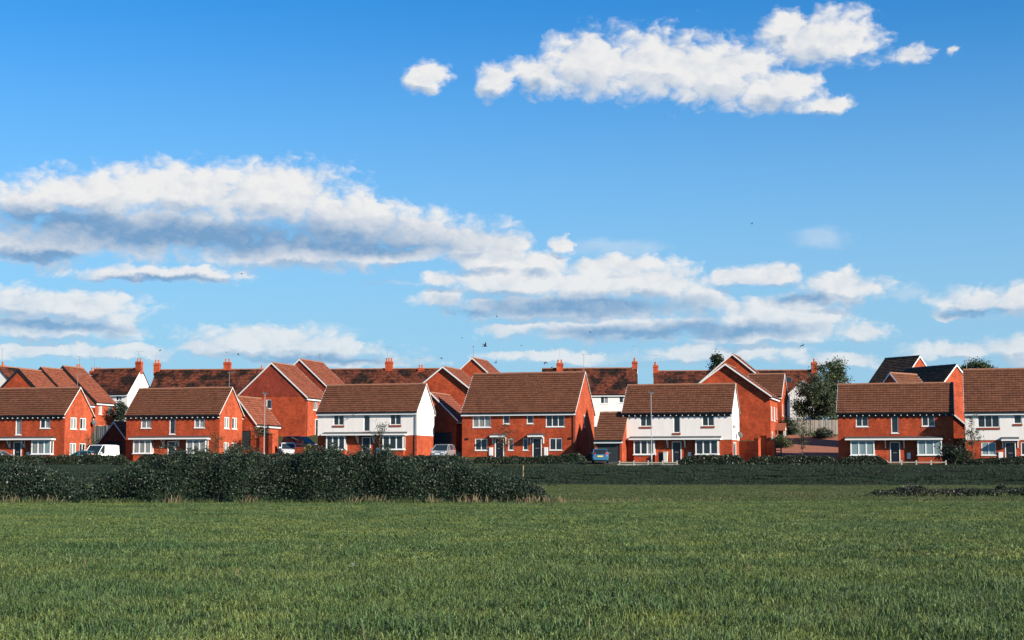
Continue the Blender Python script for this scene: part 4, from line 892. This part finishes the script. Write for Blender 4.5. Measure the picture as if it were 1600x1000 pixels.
def tree(name, label, px, Y, top_py, crown, leaf, n, size, trunk_r=.12, clusters=40, base_py=None, spread=.5, cat='tree', group=None, lean=0., conifer=False, seed=1, g=None):
    """crown: (centre height fraction, half width m, half height m)"""
    r = random.Random(seed); a = at(px, 715, Y); g = gz(a.x, a.y) if g is None else g; H = at(px, top_py, Y).z - g
    e = thing(name, label, cat, (a.x, a.y, g - .05), r.uniform(0, 6), group); cz, cw, ch = crown; cz *= H
    ch = min(ch, H - cz)
    tr = MB(); tr.tube([(0, 0, -.2), (.02, 0, H * .2), (lean * .5, .05, H * .5), (lean, .03, H * .82)], [trunk_r, trunk_r * .85, trunk_r * .6, trunk_r * .2], 8)
    cl = []
    for i in range(clusters):
        if conifer:
            t = r.random() ** .8; z = cz - ch + 2 * ch * t; w = cw * (1 - t) * r.uniform(.5, 1.) + .1; an = r.uniform(0, 6.28); cl.append((w * math.cos(an), w * math.sin(an), z))
        else:
            d = Vector((r.gauss(0, 1), r.gauss(0, 1), r.gauss(0, 1))).normalized() * (r.random() ** .38); cl.append((lean + d.x * cw, d.y * cw, cz + d.z * ch))
    for c in cl[::max(1, len(cl) // 26)]:
        z0 = max(H * .15, min(c[2] - .1, c[2] * r.uniform(.5, .8))); s = Vector((lean * z0 / H, 0, z0)); m_ = s.lerp(Vector(c), .5) + Vector((0, 0, .05 * H * .3))
        tr.tube([s, m_, c], [trunk_r * .38, trunk_r * .22, trunk_r * .07], 5)
    tr.build('trunk', 'bark', e, True)
    cl = np.array(cl); idx = rng.integers(0, len(cl), n); sg = spread * (.6 + .8 * rng.random(len(cl)))
    P = cl[idx] + rng.normal(size=(n, 3)) * sg[idx][:, None] * np.array([1, 1, .7])
    P[:, 2] = np.maximum(P[:, 2], .15)
    quads_mesh('crown', leaf, leaf_quads(P, size), (rng.random(n) * .6 + .4 * rng.random(len(cl))[idx]), None, e)
    return e
tree('broadleaf_tree', 'tall dark tree rising beside the terrace chimney and courtyard fence', 1302, 196, 558, (.54, 2.2, 4.6), 'leaf_tree', 19000, .12, .2, 90, spread=.42, seed=3)
tree('broadleaf_tree', 'pale silvery leaved tree in front of the white gabled wing', 1277, 188, 588, (.56, 2.6, 3.3), 'leaf_silver', 15000, .11, .15, 80, spread=.36, seed=5)
tree('conifer', 'dark conifer behind the red gables near the courtyard', 1122, 205, 557, (.60, 2.0, 4.2), 'leaf_conifer', 7000, .14, .16, 80, spread=.32, conifer=True, seed=6)
tree('broadleaf_tree', 'dark round tree crown showing above the white rendered pair roof', 1529, 215, 563, (.66, 2.9, 3.4), 'leaf_tree', 9000, .14, .2, 70, spread=.4, seed=8)
tree('street_tree', 'thin young tree with sparse leaves before the black downpipe house', 593, 154, 644, (.62, .95, 1.9), 'leaf_hedge', 420, .075, .055, 20, spread=.18, seed=9)
tree('street_tree', 'thin young tree with rusty leaves before the wide red pair', 789, 153, 656, (.62, .9, 1.5), 'leaf_autumn', 520, .07, .055, 22, spread=.22, seed=10)
tree('street_tree', 'young tree with sparse leaves before the white rendered pair', 1520, 146.5, 645, (.66, .95, 1.7), 'leaf_tree', 620, .075, .05, 26, spread=.18, seed=11)
tree('street_tree', 'slim young tree standing before the paved courtyard', 1254, 151, 652, (.68, 1.1, 1.5), 'leaf_tree', 900, .075, .05, 30, spread=.22, seed=12)
tree('shrub', 'leggy brown leaved shrub at the corner of the bramble house', 338, 161, 668, (.55, .8, 1.3), 'leaf_autumn', 500, .07, .04, 24, spread=.22, cat='shrub', seed=13)
tree('shrub', 'leggy bare shrub at the corner of the red house by the van', 137, 160.5, 668, (.6, .8, 1.1), 'leaf_hedge', 260, .07, .05, 22, spread=.2, cat='shrub', seed=14)
tree('shrub', 'dense dark green bush before the gabled garage with grey door', 404, 167, 655, (.5, 1.0, 1.5), 'leaf_hedge', 3200, .08, .07, 40, spread=.28, cat='shrub', seed=15)
tree('shrub', 'small yellow green bush beside the dark blue car', 481, 162.5, 690, (.5, .42, .7), 'leaf_yellow', 900, .06, .03, 16, spread=.14, cat='shrub', seed=16)
tree('shrub', 'big dark bush between half shaded red house and white pair', 1490, 148, 693, (.5, 1.6, .95), 'leaf_hedge', 5000, .08, .06, 50, spread=.3, cat='shrub', seed=17)
tree('shrub', 'rounded dark evergreen bush below the old white terrace', 188, 205, 628, (.55, 1.3, 1.6), 'leaf_conifer', 4200, .1, .1, 40, spread=.32, cat='shrub', seed=18, g=6.9)
tree('shrub', 'dark bushes under the bramble house gable', 366, 160, 690, (.5, 1.1, .8), 'leaf_hedge', 2600, .08, .05, 34, spread=.26, cat='shrub', seed=19)
tree('shrub', 'dark garden shrub in front of the courtyard fence', 1234, 184, 652, (.5, .8, 1.2), 'leaf_hedge', 2600, .09, .06, 34, spread=.3, cat='shrub', seed=20)
tree('shrub', 'low garden shrub at the corner of the large barged gable', 1224, 170, 679, (.5, 1.0, .8), 'leaf_tree', 2200, .08, .05, 30, spread=.28, cat='shrub', seed=21)
tree('shrub', 'dark shrub in the courtyard shade by the half shaded red house', 1288, 178, 671, (.5, 1.3, .8), 'leaf_hedge', 2600, .09, .05, 34, spread=.3, cat='shrub', seed=22)

# ------------------------------------------------------------------ birds
def birds():
    base = None
    for i, (px, py, Y, s) in enumerate(((758, 541, 130, 1.), (852, 567, 140, .8), (775, 567, 150, .6), (722, 528, 150, .5), (815, 540, 160, .45), (776, 495, 150, .5), (1175, 350, 140, .5), (922, 519, 150, .6), (1254, 540, 140, .75), (250, 548, 150, .6), (378, 428, 150, .5), (372, 554, 150, .6), (690, 560, 155, .7), (862, 574, 150, .5))):
        p = at(px, py, Y); mb = MB(); r = random.Random(i); d = r.uniform(-.25, .35)
        mb.lathe([(.005, -.19), (.03, -.12), (.05, 0), (.045, .08), (.03, .14), (.006, .19)], k=8)
        mb.v = [(z, y, x) for (x, y, z) in mb.v]
        o = thing('flying_bird', 'small dark bird in flight above the rooftops', 'bird', p, r.uniform(-.6, .6) + (math.pi if i % 2 else 0), 'birds over the rooftops')
        o.rotation_euler = (r.uniform(-.5, .5), r.uniform(-.2, .2), o.rotation_euler.z); o.scale = (s, s, s)
        mb.build('body', 'bird', o, True)
        for sd in (-1, 1):
            w = MB(); a = [(.07, sd * .03, .02), (-.08, sd * .03, .02), (-.06, sd * .26, .10 + d * .3), (.06, sd * .24, .10 + d * .3)]; w.extrude([Vector(q) for q in a], (0, 0, .012)); b = [(.06, sd * .24, .10 + d * .3), (-.06, sd * .26, .10 + d * .3), (-.13, sd * .5, .06 + d)]; w.extrude([Vector(q) for q in b], (0, 0, .01)); w.build('wing', 'bird', o)
        t = MB(); t.extrude([Vector((-.16, -.03, 0)), Vector((-.16, .03, 0)), Vector((-.3, .06, 0)), Vector((-.3, -.06, 0))], (0, 0, .01)); t.build('tail', 'bird', o)
birds()

# ------------------------------------------------------------------ grass
def grass_patch(name, n, ext, hmin, hmax, w, m, lean=.35, seed=0):
    g = np.random.default_rng(seed); x = g.uniform(-ext, ext, n); y = g.uniform(-ext, ext, n); h = hmin + (hmax - hmin) * g.random(n) ** 1.6; an = g.uniform(0, 2 * math.pi, n)
    wd = w * g.uniform(.6, 1.4, n); le = h * g.uniform(.1, 1., n) * lean; la = g.normal(.5, 1.3, n)
    ax = np.cos(an) * wd; ay = np.sin(an) * wd; dx = np.cos(la) * le; dy = np.sin(la) * le
    z0 = np.full(n, -.01)
    A = np.stack([x - ax, y - ay, z0], 1); B = np.stack([x + ax, y + ay, z0], 1)
    Cc = np.stack([x + ax * .8 + dx * .4, y + ay * .8 + dy * .4, h * .6], 1); D = np.stack([x - ax * .8 + dx * .4, y - ay * .8 + dy * .4, h * .6], 1)
    T = np.stack([x + dx * 1.1, y + dy * 1.1, h * (1 - .25 * lean)], 1); T2 = T + np.stack([ax * .15, ay * .15, np.zeros(n)], 1)
    V = np.concatenate([np.stack([A, B, Cc, D], 1), np.stack([D, Cc, T2, T], 1)]); r = g.random(n)
    me_o = quads_mesh(name, m, V, np.concatenate([r, r])); C.objects.unlink(me_o); return me_o
def grass_field(name, label, zones, patches, seed=1):
    """zones: (polygon points, density per m2, min scale, max scale)"""
    col = bpy.data.collections.new(name + '_patches')
    for p in patches: col.objects.link(p)
    mb = MB(); dens = []
    for pts, d in zones: mb.poly(pts); dens.append(d)
    me = bpy.data.meshes.new(name); me.from_pydata(mb.v, [], mb.f); at_ = me.attributes.new('dens', 'FLOAT', 'FACE'); at_.data.foreach_set('value', np.array(dens, dtype=np.float32))
    o = bpy.data.objects.new(name, me); C.objects.link(o)
    ng = bpy.data.node_groups.new(name, 'GeometryNodeTree'); ng.interface.new_socket('Geometry', in_out='INPUT', socket_type='NodeSocketGeometry'); ng.interface.new_socket('Geometry', in_out='OUTPUT', socket_type='NodeSocketGeometry')
    N = ng.nodes; L = ng.links; gi = N.new('NodeGroupInput'); go = N.new('NodeGroupOutput')
    dp = N.new('GeometryNodeDistributePointsOnFaces'); dp.inputs['Seed'].default_value = seed; L.new(gi.outputs[0], dp.inputs['Mesh'])
    na = N.new('GeometryNodeInputNamedAttribute'); na.data_type = 'FLOAT'; na.inputs['Name'].default_value = 'dens'; L.new(na.outputs['Attribute'], dp.inputs['Density'])
    ci = N.new('GeometryNodeCollectionInfo'); ci.inputs['Collection'].default_value = col; ci.inputs['Separate Children'].default_value = True; ci.inputs['Reset Children'].default_value = True
    ip = N.new('GeometryNodeInstanceOnPoints'); L.new(dp.outputs['Points'], ip.inputs['Points']); L.new(ci.outputs[0], ip.inputs['Instance']); ip.inputs['Pick Instance'].default_value = True
    rv = N.new('FunctionNodeRandomValue'); rv.data_type = 'FLOAT_VECTOR'; rv.inputs[0].default_value = (0, 0, 0); rv.inputs[1].default_value = (0, 0, 6.283); L.new(rv.outputs[0], ip.inputs['Rotation'])
    pos = N.new('GeometryNodeInputPosition'); nz = N.new('ShaderNodeTexNoise'); nz.inputs['Scale'].default_value = .45; nz.inputs['Detail'].default_value = 3; L.new(pos.outputs[0], nz.inputs['Vector'])
    mr_ = N.new('ShaderNodeMapRange'); L.new(nz.outputs['Fac'], mr_.inputs[0]); mr_.inputs[1].default_value = .3; mr_.inputs[2].default_value = .7; mr_.inputs[3].default_value = .72; mr_.inputs[4].default_value = 1.4; L.new(mr_.outputs[0], ip.inputs['Scale'])
    L.new(ip.outputs[0], go.inputs[0]); mod = o.modifiers.new('grass', 'NODES'); mod.node_group = ng
    o['kind'] = 'stuff'; o['label'] = label; o['category'] = 'grass'
    return o
def strip(y0, y1, k=.37, extra=3., z=.0, x0=None, x1=None):
    a = x0 if x0 is not None else -(k * y0 + extra); b = x1 if x1 is not None else k * y0 + extra
    c = x0 if x0 is not None else -(k * y1 + extra); d = x1 if x1 is not None else k * y1 + extra
    return [(a, y0, z), (b, y0, z), (d, y1, z), (c, y1, z)]
near = [grass_patch('grass_patch', 300, .30, .02, .125, .0036, ['grass'], .9, s) for s in range(4)]
mid = [grass_patch('grass_patch', 260, .42, .03, .11, .006, ['grass'], .9, 20 + s) for s in range(3)]
grass_field('meadow_grass', 'rough green meadow grass in the foreground', [(strip(10, 26), 8.5)], near, 3)
grass_field('meadow_grass', 'green meadow grass stretching to the brambles', [(strip(26, 48), 6.), (strip(48, 71), 5.)], mid, 4)
mat('grass_tussock_shade', (.040, .078, .026), .6, .25, noise=[(.7, .6, (.060, .105, .034))], attr=.7, transl=.12)  # dark tussock colour paints in the shade among the nearer grass
tus = [grass_patch('tussock_patch', 150, .34, .05, .19, .0045, ['grass_tussock_shade'], .9, 30 + s_) for s_ in range(3)]
grass_field('tussock_grass', 'grass tussocks coloured dark as shade, scattered through the meadow', [(strip(10, 20), 1.9), (strip(20, 34), 1.0), (strip(34, 66), .4)], tus, 12)
far = [grass_patch('grass_patch', 200, .6, .04, .14, .011, ['grass_mid'], .9, 40 + s) for s in range(3)]
grass_field('verge_grass', 'duller grass between the brambles and the bank', [(strip(71, 100), 3.0), (strip(100, 137.5, .36), 2.0)], far, 5)
dry = [grass_patch('straw_patch', 9, .35, .10, .26, .004, ['straw'], .8, 60 + s) for s in range(2)]
grass_field('dry_grass', 'scattered straw coloured grass stalks', [(strip(11, 40), .03), ([(at(870, 787, 68).x, 67, 0), (at(985, 787, 68).x, 67, 0), (at(985, 787, 72).x, 71, 0), (at(870, 787, 72).x, 71, 0)], 3.0), (strip(69, 73, x0=at(985, 787, 70).x, x1=at(1150, 787, 70).x), 1.0), (strip(89, 92, x0=at(1180, 772, 90).x, x1=at(1340, 772, 90).x), 1.6), (strip(64, 82), .04)], dry, 6)
def bank_grass():
    bp = [grass_patch('bank_patch', 220, .55, .05, .18, .012, ['grass_bank'], .8, 80 + s) for s in range(3)]
    zs = []
    ex = lambda q, t, z: (q * QX + t * QY, q * QY - t * QX, z)
    for (a, za), (b, zb) in zip(PROF, PROF[1:]):
        if a >= 136 and b <= 147: zs.append(([ex(a, -66, za), ex(a, 66, za), ex(b, 66, zb), ex(b, -66, zb)], 3.2))
    for t in np.arange(-66, 66, 1.6):
        q = 136.3 - 2.6 * random.random() ** 2; zs.append(([ex(q, t, 0), ex(q, t + 1.6, 0), ex(136.25, t + 1.6, 0), ex(136.25, t, 0)], 2.4))
    grass_field('bank_grass', 'dark rough grass covering the bank below the houses', zs, bp, 7)
bank_grass()

long_ = [grass_patch('long_grass_patch', 70, .32, .10, .36, .008, ['grass_mid', ], .9, 90 + k) for k in range(2)]
def bramble_foot():
    zs = []
    for px in range(-60, 900, 12):
        a, b = at(px, 787, 67).x, at(px + 12, 787, 67).x; y = 66.9 - random.random() * .55
        zs.append(([(a, y, 0), (b, y, 0), (b, 67.9, 0), (a, 67.9, 0)], random.uniform(.5, 5.)))
    for px in range(1345, 1660, 14):
        a, b = at(px, 777, 81).x, at(px + 14, 777, 81).x; y = 80.6 - random.random() * .8
        zs.append(([(a, y, 0), (b, y, 0), (b, 81.4, 0), (a, 81.4, 0)], random.uniform(.3, 4.)))
    grass_field('long_grass', 'longer uncut grass along the foot of the brambles', zs, long_, 9)
bramble_foot()
def dandelion():
    a = at(550, 903, 22.2); e = thing('dandelion_clock', 'single white dandelion clock standing in the meadow grass', 'flower', (a.x, a.y, 0))
    m_ = MB(); m_.tube([(0, 0, 0), (.01, 0, .1), (.012, .0, .2)], .003, 5); m_.build('stem', 'leaf_tree', e)
    d = rng.normal(size=(160, 3)); d /= np.linalg.norm(d, axis=1, keepdims=True); quads_mesh('seed_head', 'flower', leaf_quads(np.array([.012, 0, .215]) + d * .02, .006), rng.random(160), None, e)
dandelion()

def canes(par, org, x0, x1, hfun, n, Yc):
    """arching bramble shoots that stand out of the thicket, each with its leaves"""
    mb = MB(); pts = []
    for i in range(n):
        x = random.uniform(at(x0, 730, Yc).x, at(x1, 730, Yc).x); h = float(hfun(np.array([x]))[0]); dx = random.gauss(0, .35); y = random.uniform(-1.6, .6)
        a = Vector((x - org.x, y, h * .78)); b = a + Vector((dx * .5, -.1, h * .22 + random.uniform(.08, .26))); c = b + Vector((dx, -.25, random.uniform(-.2, .06)))
        mb.tube([a, b, c], [.008, .006, .003], 4)
        for t in np.linspace(.2, 1, 9):
            q = a.lerp(b, t * 2) if t < .5 else b.lerp(c, t * 2 - 1); pts += [tuple(q + Vector((random.gauss(0, .04), random.gauss(0, .04), random.gauss(0, .03)))) for _ in range(3)]
    mb.build('canes', 'bark', par); P = np.array(pts); quads_mesh('cane_leaves', 'leaf_bramble', leaf_quads(P, .05), rng.random(len(P)), None, par)
canes(b1, o1, 150, 860, _h1, 110, 69); canes(b2, o2, -50, 110, _h2, 26, 69.5)
